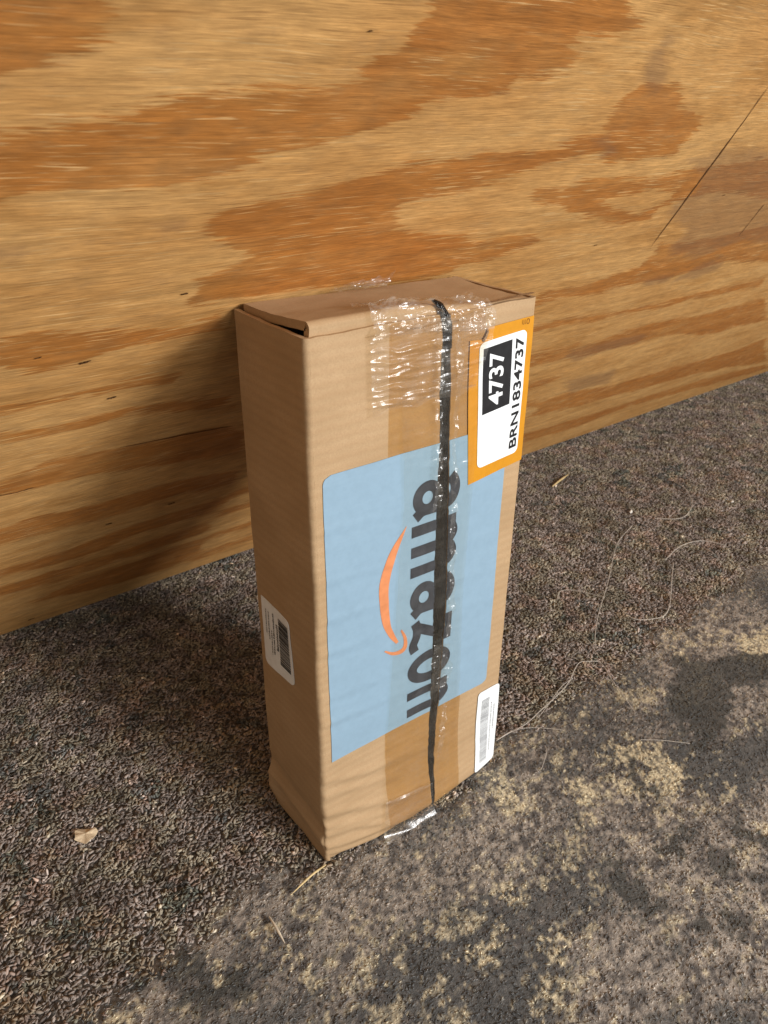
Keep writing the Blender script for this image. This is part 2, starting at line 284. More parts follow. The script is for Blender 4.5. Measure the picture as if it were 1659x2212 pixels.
def mat_paper(name, col, rough=0.42, spec=0.4, wrinkle=0.5, dirt=0.15, tone=0.93):
    t = NT(name); p = t.obj()
    a = t.noise(t.mapping(p, (9, 9, 70), (0, 0.10, 0)), 1, 4, 0.55); b = t.noise(p, 160, 4, 0.6)
    c = t.mix(t.rng(b, 0.35, 0.7), col, tuple(x * tone for x in col))
    d = t.noise(p, 55, 5, 0.65)
    c = t.mix(t.rng(d, 0.58, 0.8, 0, dirt), c, tuple(x * 0.55 for x in col))
    return t.done(t.bsdf(c, rough, t.bump(a, wrinkle, 0.0012, t.bump(b, 0.08, 0.0004)), spec))

def mat_tape(name, tint, haze, rough, bumpamt, seed=0.0, hazecol=(0.85, 0.84, 0.80), gain=0.8, hz_scale=(60, 60, 90)):
    t = NT(name); p = t.obj()
    w = t.noise(t.mapping(p, (18, 18, 120), (0, 0.15, 0), (seed, 0, 0)), 1, 4, 0.6)
    w2 = t.noise(t.mapping(p, (160, 160, 40), (0, 0.0, 0), (seed, 2, 0)), 1, 3, 0.6)
    nm = t.bump(t.math('ADD', w, t.math('MULTIPLY', w2, 0.35)), bumpamt, 0.004)
    tr = t.n('ShaderNodeBsdfTransparent', {'Color': tint + (1,)}).outputs[0]
    gl = t.n('ShaderNodeBsdfAnisotropic', {'Color': (1, 1, 1, 1), 'Roughness': rough, 'Normal': nm}).outputs[0]
    df = t.n('ShaderNodeBsdfDiffuse', {'Color': hazecol + (1,), 'Normal': nm}).outputs[0]
    hz = t.rng(t.noise(t.mapping(p, hz_scale, loc=(seed, 5, 5)), 1, 4, 0.65), 0.42, 0.75, haze * 0.35, haze * 2.0)
    a = t.n('ShaderNodeMixShader', {0: hz, 1: tr, 2: df}).outputs[0]
    fr = t.math('MINIMUM', t.n('ShaderNodeFresnel', {'IOR': 1.5}).outputs[0], 0.16)
    return t.done(t.n('ShaderNodeMixShader', {0: t.math('MULTIPLY', fr, gain, clamp=True), 1: a, 2: gl}).outputs[0])

def mat_attr(name, rough=0.9, spec=0.1, sheen=0.0):
    t = NT(name); c = t.attr('col').outputs['Color']
    n = t.noise(t.obj(), 1800, 2)
    c = t.mix(t.rng(n, 0.3, 0.7, 0, 0.35), c, t.mix(0.5, c, (0.02, 0.017, 0.015)))
    return t.done(t.bsdf(c, rough, None, spec))

def mat_floor():
    t = NT('floor_matting'); p = t.obj()
    worn = t.attr('worn').outputs['Fac']; tan = t.attr('tan').outputs['Fac']; tar = t.attr('tar').outputs['Fac']
    n1 = t.noise(p, 260, 5, 0.65); n2 = t.noise(t.mapping(p, (60, 110, 60), (0, 0, 0.55)), 1, 4, 0.6); n3 = t.noise(p, 28, 3)
    pile = t.mix(t.rng(n1, 0.3, 0.7), (0.070, 0.060, 0.052), (0.170, 0.148, 0.130))
    c = t.attr('wcol').outputs['Color']
    c = t.mix(0.8, c, t.rng(t.noise(t.mapping(p, (380, 620, 400), (0, 0, -0.35)), 1, 5, 0.7), 0.3, 0.7, 0.38, 1.62, False), 'MULTIPLY')
    c = t.mix(t.rng(worn, -0.5, 0.5), pile, c)
    h = t.math('ADD', n1, t.noise(p, 900, 3))
    return t.done(t.bsdf(c, t.rng(n2, 0.35, 0.65, 0.80, 0.55), t.bump(h, 0.5, 0.0012), 0.35))

M = {}
M['ply'] = mat_plywood()
M['ply_edge'] = plain('plywood_edge', (0.42, 0.26, 0.12), 0.8, 0.2, 0.3, 500)
M['kraft'] = mat_kraft()
M['kraft_edge'] = plain('raw_board_edge', (0.26, 0.165, 0.09), 0.9, 0.1, 0.35, 900, 0.4)
M['blue'] = mat_paper('blue_label_paper', (0.240, 0.358, 0.462), 0.40, 0.4, 0.40, 0.12, 0.95)
M['orange'] = mat_paper('orange_tag_paper', (0.565, 0.245, 0.012), 0.38, 0.4, 0.30, 0.18)
M['white'] = mat_paper('white_sticker_paper', (0.80, 0.83, 0.84), 0.45, 0.4, 0.10, 0.06)
M['ink'] = plain('black_ink', (0.012, 0.012, 0.014), 0.45, 0.35, 0.2, 200)
M['grey_ink'] = plain('charcoal_print', (0.040, 0.043, 0.052), 0.45, 0.35, 0.25, 90)
M['smile'] = plain('faded_orange_print', (0.60, 0.225, 0.095), 0.45, 0.35, 0.10, 120)
M['faint'] = plain('faint_print', (0.36, 0.37, 0.38), 0.6, 0.2, 0.2, 900)
M['pen'] = plain('pen_ink', (0.16, 0.06, 0.02), 0.6, 0.2)
def mat_black():  # shade inside the front slit, put in as a black surface
    t = NT('slit_shade_black'); p = t.obj()
    n = t.noise(t.mapping(p, (300, 300, 70)), 1, 4, 0.6)
    return t.done(t.bsdf((0.004, 0.004, 0.0045), t.rng(n, 0.3, 0.7, 0.14, 0.30), t.bump(n, 0.7, 0.003), 0.3))
M['black'] = mat_black()
M['tape'] = mat_tape('clear_tape', (0.98, 0.97, 0.94), 0.008, 0.21, 0.30, gain=0.7, hz_scale=(260, 260, 9))  # pale vertical streaks in the haze colour imitate streaky reflections
M['tape_old'] = mat_tape('yellowed_tape', (0.93, 0.84, 0.66), 0.02, 0.16, 0.16, 3.0)
M['tape_top'] = mat_tape('crumpled_tape', (0.97, 0.95, 0.90), 0.07, 0.24, 0.75, 6.0, gain=1.3)
M['tape_glint'] = mat_tape('puckered_tape', (0.98, 0.97, 0.94), 0.035, 0.24, 0.75, 9.0, gain=1.3)
M['tape_crinkle'] = mat_tape('crinkled_tape', (0.98, 0.96, 0.92), 0.03, 0.26, 0.30, 6.0, gain=1.3)
M['straw'] = plain('dry_straw', (0.56, 0.43, 0.22), 0.6, 0.3, 0.2, 700)
M['pale_straw'] = plain('pale_splinter', (0.62, 0.54, 0.42), 0.7, 0.2, 0.2, 700)
M['scrap'] = plain('torn_kraft_paper', (0.62, 0.50, 0.34), 0.8, 0.2, 0.15, 500, 0.4)
M['chip'] = plain('white_crumb', (0.80, 0.78, 0.72), 0.7, 0.2, 0.15, 500, 0.4)
M['thread'] = plain('pale_thread', (0.46, 0.42, 0.37), 0.85, 0.1, 0.25, 1500)
M['pile'] = mat_attr('carpet_pile_fibre')
M['worn'] = mat_attr('matted_fibre', 0.85, 0.2)
M['floor'] = mat_floor()

# ------------------------------------------------------------------ floor sheet
def floor_fields(x, y):
    w = poly_sd(x, y, WORN) + (fbm(x * 30, y * 30, 3) - 0.5) * 0.035 + (fbm(x * 130, y * 130, 5) - 0.5) * 0.018
    wx = x + (fbm(x * 90, y * 90, 9) - 0.5) * 0.022; wy = y + (fbm(x * 90, y * 90, 12) - 0.5) * 0.022
    tn = union_sd(wx, wy, TAN); tr = union_sd(wx, wy, TAR)
    return w, tn, tr
def worn_color(x, y, tn, tr):
    """own colour of the worn matting: slate rubber, grey-brown felt rubbed flat, tan glue residue"""
    ca, sa = math.cos(0.35), math.sin(0.35)
    s_ = x * ca + y * sa; r_ = -x * sa + y * ca
    A = fbm(x * 9 + 4, y * 15, 201, 4); B = fbm(s_ * 95, r_ * 200, 203, 4); C = fbm(x * 420, y * 420, 205, 2); E = fbm(s_ * 210, r_ * 270, 207, 3)
    v = sstep(0.34, 0.66, 0.40 * B + 0.30 * C + 0.30 * E)[..., None]
    col = np.array([0.085, 0.080, 0.078]) * (1 - v) + np.array([0.40, 0.355, 0.305]) * v
    z = sstep(0.485, 0.545, 0.50 * A + 0.28 * B + 0.22 * E)[..., None] * 0.86
    col = col * (1 - z) + np.array([0.062, 0.066, 0.068]) * (0.7 + 0.9 * C[..., None]) * z
    t = sstep(0.555, 0.625, 0.40 * fbm(x * 30, y * 52, 211, 4) + 0.22 * B + 0.38 * E)
    t = np.maximum(t * 0.75, sstep(-0.003, 0.004, tn - 0.001 + 0.022 * (E - 0.5) + 0.014 * (C - 0.5)))
    t = (t * (0.35 + 0.65 * sstep(0.32, 0.55, C)))[..., None]
    col = col * (1 - t) + np.array([0.56, 0.490, 0.340]) * (0.45 + 0.9 * C[..., None]) * t
    d = (sstep(-0.003, 0.003, tr + 0.020 * (B - 0.5) + 0.014 * (E - 0.5)) * 0.9)[..., None]
    return col * (1 - d) + np.array([0.058, 0.060, 0.058]) * (0.7 + 0.7 * C[..., None]) * d
gx = np.concatenate([np.linspace(-2.0, -0.55, 8), np.arange(-0.5, -0.3, 0.007), np.arange(-0.3, 1.0, 0.0019), np.arange(1.0, 1.7, 0.004), np.linspace(1.8, 3.2, 8)])
gy = np.concatenate([np.linspace(-2.2, -0.6, 8), np.arange(-0.5, -0.42, 0.006), np.arange(-0.42, 0.07, 0.0019), np.arange(0.07, 0.62, 0.007), np.linspace(0.7, 1.6, 6)])
X, Y = np.meshgrid(gx, gy, indexing='ij')
fw, ft, fd = floor_fields(X, Y)
Zf = -0.0026 + 0.0024 * sstep(-0.012, 0.012, fw) + (fbm(X * 60, Y * 60, 21) - 0.5) * 0.0010
me = mesh_np('floor', np.stack([X, Y, Zf], -1).reshape(-1, 3), grid_faces(len(gx), len(gy)))
for nm, f, s in (('worn', fw, 0.010), ('tan', ft, 0.006), ('tar', fd, 0.006)):
    a = me.attributes.new(nm, 'FLOAT', 'POINT'); a.data.foreach_set('value', np.clip(f / s, -1.5, 1.5).astype(np.float32).ravel())
a = me.attributes.new('wcol', 'FLOAT_COLOR', 'POINT')
a.data.foreach_set('color', np.concatenate([worn_color(X, Y, ft, fd), np.ones(X.shape + (1,))], -1).astype(np.float32).ravel())
floor = tag(link('floor', me, M['floor']), 'worn grey brown floor matting under the box', 'floor', kind='structure')

def grains(name, T, F, pos, yaw, pitch, L, Wd, Th, col, mat):
    """many small bent slivers in one mesh; template T (k,3) is unit sized, long axis x"""
    n = len(pos); k = len(T)
    P = T[None] * np.stack([L, Wd, Th], -1)[:, None, :]
    P[..., 2] += (np.abs(T[None, :, 0]) ** 2) * (-0.5) * Th[:, None]
    cp, sp = np.cos(pitch)[:, None], np.sin(pitch)[:, None]
    x = P[..., 0] * cp - P[..., 2] * sp; z = P[..., 0] * sp + P[..., 2] * cp
    cy, sy = np.cos(yaw)[:, None], np.sin(yaw)[:, None]
    Q = np.stack([x * cy - P[..., 1] * sy, x * sy + P[..., 1] * cy, z], -1) + pos[:, None, :]
    FF = (F[None] + (np.arange(n) * k)[:, None, None]).reshape(-1, 3)
    me = mesh_np(name, Q.reshape(-1, 3), FF)
    a = me.attributes.new('col', 'FLOAT_COLOR', 'POINT')
    cc = np.concatenate([np.repeat(col, k, 0), np.ones((n * k, 1))], 1).astype(np.float32)
    a.data.foreach_set('color', cc.ravel())
    return link(name, me, mat)

def grain_template(rings, sides):
    V = [(-1, 0, 0)]
    for r in rings:
        rad = math.sqrt(max(0, 1 - r * r))
        for s in range(sides):
            a = 2 * math.pi * s / sides
            V.append((r, rad * math.cos(a), rad * math.sin(a)))
    V.append((1, 0, 0)); F = []
    for s in range(sides): F.append((0, 1 + (s + 1) % sides, 1 + s))
    for j in range(len(rings) - 1):
        for s in range(sides):
            a = 1 + j * sides + s; b = 1 + j * sides + (s + 1) % sides
            F += [(a, b, b + sides), (a, b + sides, a + sides)]
    e = len(V) - 1; o = 1 + (len(rings) - 1) * sides
    for s in range(sides): F.append((e, o + s, o + (s + 1) % sides))
    return np.array(V, float), np.array(F)

def scatter(step, x0, x1, y0, y1):
    X, Y = np.meshgrid(np.arange(x0, x1, step), np.arange(y0, y1, step), indexing='ij')
    x = X.ravel() + rng.uniform(-0.6, 0.6, X.size) * step; y = Y.ravel() + rng.uniform(-0.6, 0.6, X.size) * step
    # in view, with a margin to either side
    keep = (y < 0.475 + 0.0132 * x) & (y > 0.02 - 0.74 * (x + 0.24) - 0.10) & (y > -0.34 + (x - 0.17) * 0.50 - 0.1) & (x > -0.34)
    keep &= ~((x > 0.004) & (x < W - 0.004) & (y > 0.004) & (y < D - 0.004))
    return x[keep], y[keep]

x, y = scatter(0.0029, -0.34, 1.75, -0.1, 0.50)
w, tn, tr = floor_fields(x, y)
k = w < rng.normal(0.0, 0.006, len(x)); x, y, w = x[k], y[k], w[k]
n = len(x)
T, F = grain_template((-0.45, 0.45), 4)
clump = fbm(x * 55, y * 55, 31)
base = np.array([0.305, 0.274, 0.250])[None] * (0.80 + 0.38 * rng.random((n, 1))) * (0.55 + 0.85 * fbm(x * 240, y * 240, 33)[:, None]) * (0.55 + 0.9 * fbm(x * 120, y * 120, 35)[:, None]) * (0.55 + 0.95 * clump[:, None])
r = rng.random(n); hue = fbm(x * 38, y * 38, 41)
ol = sstep(0.45, 0.6, fbm(x * 80, y * 80, 43))[:, None]
base = base * (ol * np.array([1.02, 1.0, 0.84]) + (1 - ol) * np.array([1.03, 0.97, 0.94]))
base = np.where((hue > 0.64)[:, None], base * np.array([1.07, 0.97, 0.92]), base)
base = np.where(((fbm(x * 45, y * 45, 47) > 0.71) & (r < 0.75))[:, None], base * np.array([0.50, 0.60, 0.64]), base)
base = np.where((r > 0.985)[:, None], base * 2.1, base)
base = np.where((r < 0.10)[:, None], base * 0.38, base)
pos = np.stack([x, y, np.where(w > -0.01, -0.0008, -0.0004) + rng.uniform(-0.0013, 0.0009, n)], -1)
yaw = rng.normal(0.2, 0.9, n); pitch = rng.normal(0.15, 0.36, n)
carpet = grains('carpet_pile', T, F, pos, yaw, pitch, rng.uniform(0.0013, 0.0038, n), rng.uniform(0.0007, 0.0017, n), rng.uniform(0.0004, 0.0010, n), base, M['pile'])
tag(carpet, 'brown grey carpet pile still standing beside the plywood', 'carpet', kind='stuff')

kk = rng.random(n) < 0.55
xs2, ys2 = x[kk] + rng.uniform(-0.002, 0.002, kk.sum()), y[kk] + rng.uniform(-0.002, 0.002, kk.sum()); n2 = len(xs2)
T2, F2 = grain_template((0.0,), 4)
fib = grains('carpet_fibre', T2, F2, np.stack([xs2, ys2, rng.uniform(0.0003, 0.0014, n2)], -1), rng.normal(0.2, 1.1, n2), rng.normal(0.1, 0.35, n2), rng.uniform(0.0016, 0.0042, n2), rng.uniform(0.0002, 0.0005, n2), rng.uniform(0.0002, 0.0004, n2), base[kk] * rng.uniform(0.7, 1.5, (n2, 1)), M['pile'])
tag(fib, 'loose fibres on top of the brown grey carpet pile', 'carpet', kind='stuff')

x, y = scatter(0.00225, -0.34, 1.35, -0.50, 0.12)
w, tn, tr = floor_fields(x, y)
dens = 0.22 + 0.60 * fbm(x * 70, y * 70, 51) + 0.25 * sstep(0.02, 0.0, w)
k = (w > rng.normal(0.0, 0.006, len(x))) & (rng.random(len(x)) < dens)
x, y, w, tn, tr = x[k], y[k], w[k], tn[k], tr[k]; n = len(x)
T, F = grain_template((0.0,), 4)
col = worn_color(x, y, tn, tr) * rng.uniform(0.55, 1.55, (n, 1)) + 0.012
pos = np.stack([x, y, 0.0003 + rng.uniform(-0.0005, 0.0004, n)], -1)
yaw = rng.normal(0.15, 0.7, n); pitch = rng.normal(0.0, 0.2, n)
worn = grains('worn_fibre', T, F, pos, yaw, pitch, rng.uniform(0.0008, 0.0026, n), rng.uniform(0.0003, 0.0009, n), rng.uniform(0.00015, 0.0003, n), col, M['worn'])
tag(worn, 'matted worn-down fibres with tan and tar-dark patches in front of the box', 'carpet', kind='stuff')

# ------------------------------------------------------------------ plywood sheet, leaning out over the floor
a_ = Vector((1, 0.0132, 0)).normalized(); b_ = Vector((0, 0.0835 - 0.4645, 0.42)).normalized(); n_ = a_.cross(b_).normalized()
PLY = Matrix(((a_.x, b_.x, n_.x, 0.0), (a_.y, b_.y, n_.y, 0.4645), (a_.z, b_.z, n_.z, 0.0), (0, 0, 0, 1)))
gu = np.concatenate([np.linspace(-0.9, -0.215, 30), np.arange(-0.207, 0.8, 0.003), np.arange(0.803, 1.9, 0.006)])
gv = np.concatenate([np.arange(0.004, 0.5, 0.003), np.arange(0.5, 0.86, 0.0016), np.linspace(0.87, 1.15, 12)])
U, Vv = np.meshgrid(gu, gv, indexing='ij')
wu = U + (fbm(U * 16, Vv * 60, 71) - 0.5) * 0.03; wv = Vv + (fbm(U * 22, Vv * 70, 77) - 0.5) * 0.012
fig = union_sd(wu, wv, DARK)
fig = np.minimum(fig, -union_sd(wu, wv, LIGHT))
# outside the mapped part: plain straight figure
bands = np.sin(Vv * 95 + 5 * fbm(U * 3, Vv * 8, 81) + 1.5 * fbm(U * 9, Vv * 30, 83)) * 0.006 - 0.002
mapped = sstep(-0.26, -0.17, U)
hid = sstep(0.06, 0.10, U) * sstep(0.62, 0.50, U) * sstep(0.45, 0.40, Vv)
fig = fig * mapped * (1 - hid) + bands * (1 - mapped * (1 - hid))
fig = np.minimum(fig, (Vv - 0.026) * 0.5 + 0.004 * (fbm(U * 6, Vv * 40, 87) - 0.5))
smg = union_sd(wu, wv, SMUDGE)
Wp = (fbm(U * 8, Vv * 260, 91, 2) - 0.5) * 0.0004 * np.ones_like(U)
P = np.stack([U, Vv, Wp], -1); Q = np.stack([U, Vv, Wp * 0 - 0.018], -1)
ply = slab('plywood_panel', P, Q, M['ply'])
ply.matrix_world = PLY
for nm, f, s in (('fig', fig, 0.0075), ('smudge', smg, 0.010)):
    a = ply.data.attributes.new(nm, 'FLOAT', 'POINT'); vals = np.full(len(ply.data.vertices), -1.5, np.float32)
    vals[:f.size] = np.clip(f / s, -1.6, 1.6).ravel(); a.data.foreach_set('value', vals)
tag(ply, 'large orange tan plywood sheet slanting behind the cardboard box', 'plywood')

def strip_uv(name, pts, w, mat, parent, z=0.0004, seed=0):
    pts = np.array(pts, float); t = np.linspace(0, 1, 40); s = np.linspace(0, 1, len(pts))
    c = np.stack([np.interp(t, s, pts[:, i]) for i in (0, 1)], -1)
    c += (np.stack([fbm(t * 12, t * 0, seed), fbm(t * 12, t * 0 + 5, seed)], -1) - 0.5) * w * 1.2
    d = np.gradient(c, axis=0); d /= np.linalg.norm(d, axis=1)[:, None]; nr = np.stack([-d[:, 1], d[:, 0]], -1)
    ww = w * (0.35 + 1.0 * fbm(t * 9, t * 0 + 1, seed + 3))[:, None] * np.clip(np.minimum(t, 1 - t) * 12, 0.1, 1)[:, None]
    P = np.stack([c + nr * ww, c - nr * ww], 1)
    P3 = np.concatenate([P, np.full(P.shape[:2] + (1,), z)], -1)
    return sheet(name, P3, mat, parent, True)
M['groove'] = plain('dark_groove', (0.13, 0.062, 0.024), 0.9, 0.1, 0.3, 800)
for i, (pts, w) in enumerate(zip(LINES, (0.0007, 0.0004, 0.0008, 0.0008))):
    strip_uv('groove', pts, w, M['groove'], ply, seed=i * 7)
for i, (u, v) in enumerate(KNOTS):
    l = random.uniform(0.0010, 0.0022) * (1.6 if v < 0.55 else 1)
    strip_uv('knot', [(u - l, v - l * 0.12), (u, v), (u + l, v + l * 0.18)], l * 0.32, M['groove'], ply, 0.0005, 50 + i)

# ------------------------------------------------------------------ the cardboard box
box = bpy.data.objects.new('shipping_box', None)
scene.collection.objects.link(box)
tag(box, 'tall narrow cardboard box taped shut, standing upright against the plywood', 'box')

GZ = np.array([-0.01, 0.008, 0.03, 0.062, 0.0925, 0.112, 0.20, 0.24, 0.312, 0.3355, 0.371, 0.40, 0.412, 0.43])
GL = np.array([0.1012, 0.1018, 0.1012, 0.1008, 0.1018, 0.1026, 0.1008, 0.1006, 0.0998, 0.1002, 0.0989, 0.0992, 0.0985, 0.0965])
GR = np.array([0.1042, 0.1052, 0.1060, 0.1080, 0.1098, 0.1112, 0.1130, 0.1125, 0.1094, 0.1084, 0.1084, 0.1058, 0.1052, 0.1030])
gapL = lambda z: np.interp(z, GZ, GL) + (vnoise(np.asarray(z) * 260, np.asarray(z) * 0, 5) - 0.5) * 0.0008
gapR = lambda z: np.interp(z, GZ, GR) + (vnoise(np.asarray(z) * 260, np.asarray(z) * 0, 9) - 0.5) * 0.0008

def front_y(x, z):
    x = np.asarray(x, float); z = np.asarray(z, float)
    y = -0.0085 * np.exp(-(np.maximum(z, 0) / 0.040) ** 2) * np.sin(np.pi * np.clip(x / W, 0, 1)) ** 0.8
    for z0, a, w in ((0.0865, 0.0010, 0.0042), (0.070, 0.0006, 0.0036), (0.0500, 0.0013, 0.0042), (0.038, 0.0009, 0.0034), (0.0285, 0.0012, 0.0032), (0.019, 0.0013, 0.0029), (0.011, 0.0011, 0.0026), (0.004, 0.0009, 0.0022)):
        q = (z - (z0 - 0.22 * x + 0.0025 * np.sin(x * 60 + z0 * 900))) / w
        amp = a * np.exp(-np.maximum(x - 0.045, 0) / 0.05) * (0.55 + 0.9 * vnoise(x * 45 + z0 * 700, z0 * 300, 3))
        y = y - amp * np.exp(-q * q) + 0.55 * amp * np.exp(-((q + 1.9) ** 2))
    for z0, a in ((0.1435, 0.0007), (0.166, 0.0004), (0.205, 0.0005), (0.232, 0.0005), (0.262, 0.0003), (0.30, 0.0003)):
        q = (z - (z0 - 0.10 * x)) / 0.0035
        y = y - a * np.exp(-q * q) * (0.25 + 0.9 * np.exp(-x / 0.03)) + a * 0.5 * np.exp(-((q + 1.8) ** 2)) * np.exp(-x / 0.05)
    y = y + (fbm(x * 22, z * 16, 101) - 0.5) * 0.0022
    # the flaps lift a little along the slit
    lift = np.exp(-np.abs(x - 0.105) / 0.010)
    y = y - 0.0009 * lift * (0.4 + fbm(z * 25, x * 0, 103))
    return y

TH = 0.003
R = 0.0035
zs = np.concatenate([np.linspace(0.0012, 0.11, 90), np.linspace(0.1115, H, 130)])
def flap(name, x0f, x1f, nx):
    t = np.linspace(0, 1, nx)
    Z = np.tile(zs, (nx, 1)); x0 = x0f(zs); x1 = x1f(zs)
    X = x0[None] + (x1 - x0)[None] * t[:, None]
    Y = front_y(X, Z)
    Zt = Z + np.where(Z > H - 0.0015, (fbm(X * 60, Z * 0, 107) - 0.5) * 0.0016, 0)
    low = np.clip(1 - Z / 0.010, 0, 1)                         # tucked in under the bottom edge
    P = np.stack([X, Y + 0.003 * low ** 2, Zt], -1)
    Q = np.stack([X, Y + TH + 0.003 * low ** 2, Zt], -1)
    return slab(name, P, Q, M['kraft'], box)
flap('front_flap', lambda z: np.full_like(z, R), gapL, 70)
flap('front_flap', gapR, lambda z: np.full_like(z, W - R), 55)

def side(name, left):
    """side panel with the rounded fold that turns it into the front"""
    nb = 26
    ys = np.linspace(D, R, nb); arc = np.linspace(0, math.pi / 2, 9)[1:]
    px = np.concatenate([np.zeros(nb), R - R * np.cos(arc)]); py = np.concatenate([ys, R - R * np.sin(arc)])
    qx = np.concatenate([np.full(nb, TH), R - (R - TH) * np.cos(arc)]); qy = np.concatenate([ys, R - (R - TH) * np.sin(arc)])
    Z = np.tile(zs, (len(px), 1)); X = px[:, None] + 0 * Z; Y = py[:, None] + 0 * Z
    X2 = qx[:, None] + 0 * Z; Y2 = qy[:, None] + 0 * Z
    fr = np.clip(1 - py / R, 0, 1)[:, None]                     # follow the front's creases at the fold
    xx = np.clip(X, R, None)
    dy = front_y(xx if left else W - xx, Z) * fr
    # crushed foot: a crease above the floor, and a squashed rear corner
    dep = np.clip(Y / D, 0, 1)
    dx = -0.0020 * np.exp(-((Z - 0.020 - 0.012 * dep) / 0.006) ** 2) + 0.0012 * np.exp(-((Z - 0.036 - 0.012 * dep) / 0.006) ** 2)
    dx += (fbm(Y * 30, Z * 14, 111 if left else 113) - 0.5) * 0.0022 * (1 - fr)
    dx += -0.0035 * np.exp(-((Z - 0.018) / 0.012) ** 2) * sstep(0.75, 1.0, dep)
    dyc = -0.010 * np.clip(1 - Z / 0.016, 0, 1) ** 1.3 * sstep(0.6, 1.0, dep)
    notch = 0.0016 * np.exp(-((Z - 0.020) / 0.008) ** 2) * np.exp(-((fr - 0.45) / 0.25) ** 2) * vnoise(Z * 500, Z * 0, 7)
    tear = 0.0002 * (vnoise(Z * 300, fr * 3, 17) - 0.5) * (fr > 0.05)
    X = X + dx * (1 - fr) + notch + tear; X2 = X2 + dx * (1 - fr) + notch
    Y = Y + dy + dyc; Y2 = Y2 + dy + dyc
    Zt = Z + np.where(Z > H - 0.0015, (fbm(Y * 70, Z * 0, 115) - 0.5) * 0.0012, 0)
    P = np.stack([X, Y, Zt], -1); Q = np.stack([X2, Y2, Zt], -1)
    if not left:
        for A in (P, Q): A[..., 0] = W - A[..., 0]
        P, Q = P[::-1], Q[::-1]
    return slab(name, P, Q, M['kraft'], box)
side('side_panel', True)
side('side_panel', False)

def flat(name, x0, x1, y0, y1, z0, z1, mat):
    """thin slab filling a box-shaped extent, with a slightly uneven face"""
    if y1 - y0 < 0.01:
        u, v = np.linspace(x0, x1, 24), np.linspace(z0, z1, 40); A, B = np.meshgrid(u, v, indexing='ij')
        e = (fbm(A * 20, B * 20, 121) - 0.5) * 0.001
        P = np.stack([A, y0 + e, B], -1); Q = np.stack([A, y1 + e, B], -1)
    else:
        u, v = np.linspace(x0, x1, 24), np.linspace(y0, y1, 16); A, B = np.meshgrid(u, v, indexing='ij')
        e = (fbm(A * 20, B * 20, 123) - 0.5) * 0.0005
        P = np.stack([A, B, z1 + e], -1); Q = np.stack([A, B, z0 + e], -1)
    return slab(name, P, Q, mat, box)
flat('back_panel', TH + 0.0005, W - TH - 0.0005, D - TH - 0.012, D - 0.012, 0.002, 0.412, M['kraft'])
flat('bottom_panel', 0.006, W - 0.006, 0.009, D - 0.016, 0.0015, 0.0045, M['kraft'])

# top lid: sprung up at the left, its lip tucked behind the front flap
def lid_z(x): return 0.4205 + 0.0075 * sstep(0.150, 0.055, x) - 0.0012 * sstep(0.16, 0.18, x)
def lid_path(x, s, off=0.0):
    """s: 0 at the back edge .. 1 at the end of the lip; returns y,z of the outer face pushed out by off"""
    zf = lid_z(x); zb = 0.4240 - 0.0030 * (x / W); r = 0.004
    y = np.where(s < 0.8, 0.0775 + (r + 0.0015 - 0.0775) * (s / 0.8), 0); z = np.where(s < 0.8, zb + (zf - zb) * (s / 0.8) ** 0.9 - 0.0012 * np.sin(np.pi * np.clip(s / 0.8, 0, 1)), 0)
    ph = np.clip((s - 0.8) / 0.08, 0, 1) * math.pi / 2
    dn = np.clip((s - 0.88) / 0.12, 0, 1) * 0.016
    y = np.where(s >= 0.8, r + 0.0015 - (r + off) * np.sin(ph), y); z = np.where(s >= 0.8, zf - r + (r + off) * np.cos(ph) - dn, z + off)
    y = y + 0.0030 * np.clip(dn / 0.016, 0, 1)
    return y, z
xs = np.linspace(0.0048, W - 0.004, 70); ss = np.concatenate([np.linspace(0, 0.8, 30), np.linspace(0.81, 0.88, 8), np.linspace(0.9, 1, 8)])[::-1]
A, S = np.meshgrid(xs, ss, indexing='ij')
wob = (fbm(A * 30, S * 5, 131) - 0.5) * 0.0012
y1, z1 = lid_path(A, S); y2, z2 = lid_path(A, S, -0.0052)
lid = slab('lid', np.stack([A, y1 - wob * (S > 0.86), z1 + wob * (S < 0.86)], -1), np.stack([A, y2 - wob * (S > 0.86), z2 + wob * (S < 0.86)], -1), M['kraft'], box)
# cut slot in the lid corner, raw board edge showing
u = np.linspace(0.139, 0.1795, 30); v = np.linspace(0, 1, 3); A, B = np.meshgrid(u, v, indexing='ij')
edge = sheet('raw_edge', np.stack([A, 0.0006 + 0.0035 * B, 0.4208 + 0.0004 + 0.0011 * sstep(0.139, 0.179, A) + 0.0005 * fbm(A * 200, B * 3, 133)], -1), M['kraft_edge'], box)

# black strip added between the two front flaps for the dark inside the slit
def strip_points(off):
    zz = np.concatenate([np.linspace(0.004, 0.412, 150)])
    cx = (gapL(zz) + gapR(zz)) / 2 + (fbm(zz * 40, zz * 0, 15) - 0.5) * 0.0006; hw = (0.86 + 0.22 * fbm(zz * 70, zz * 0 + 3, 19)) * np.maximum((gapR(zz) - gapL(zz)) / 2 + 0.0002, 0.0012)
    yy = front_y(cx, zz) + off
    return cx, hw, yy, zz
cx, hw, yy, zz = strip_points(0.0009)
rows = []
for t in np.linspace(-1, 1, 9):
    bulge = 0.0006 * (1 - t * t) * (0.4 + 0.6 * sstep(0.06, 0.12, zz))
    rows.append(np.stack([cx + hw * t, yy - bulge + (vnoise(zz * 220, zz * 0 + t * 2, 3) - 0.5) * 0.0006, zz], -1))
P = np.stack(rows, 0)
strip = slab('slit_shade_strip', P, P + np.array([0, 0.0006, 0]), M['black'], box)
strip['label'] = 'glossy black strip added as the dark of the slit down the front'
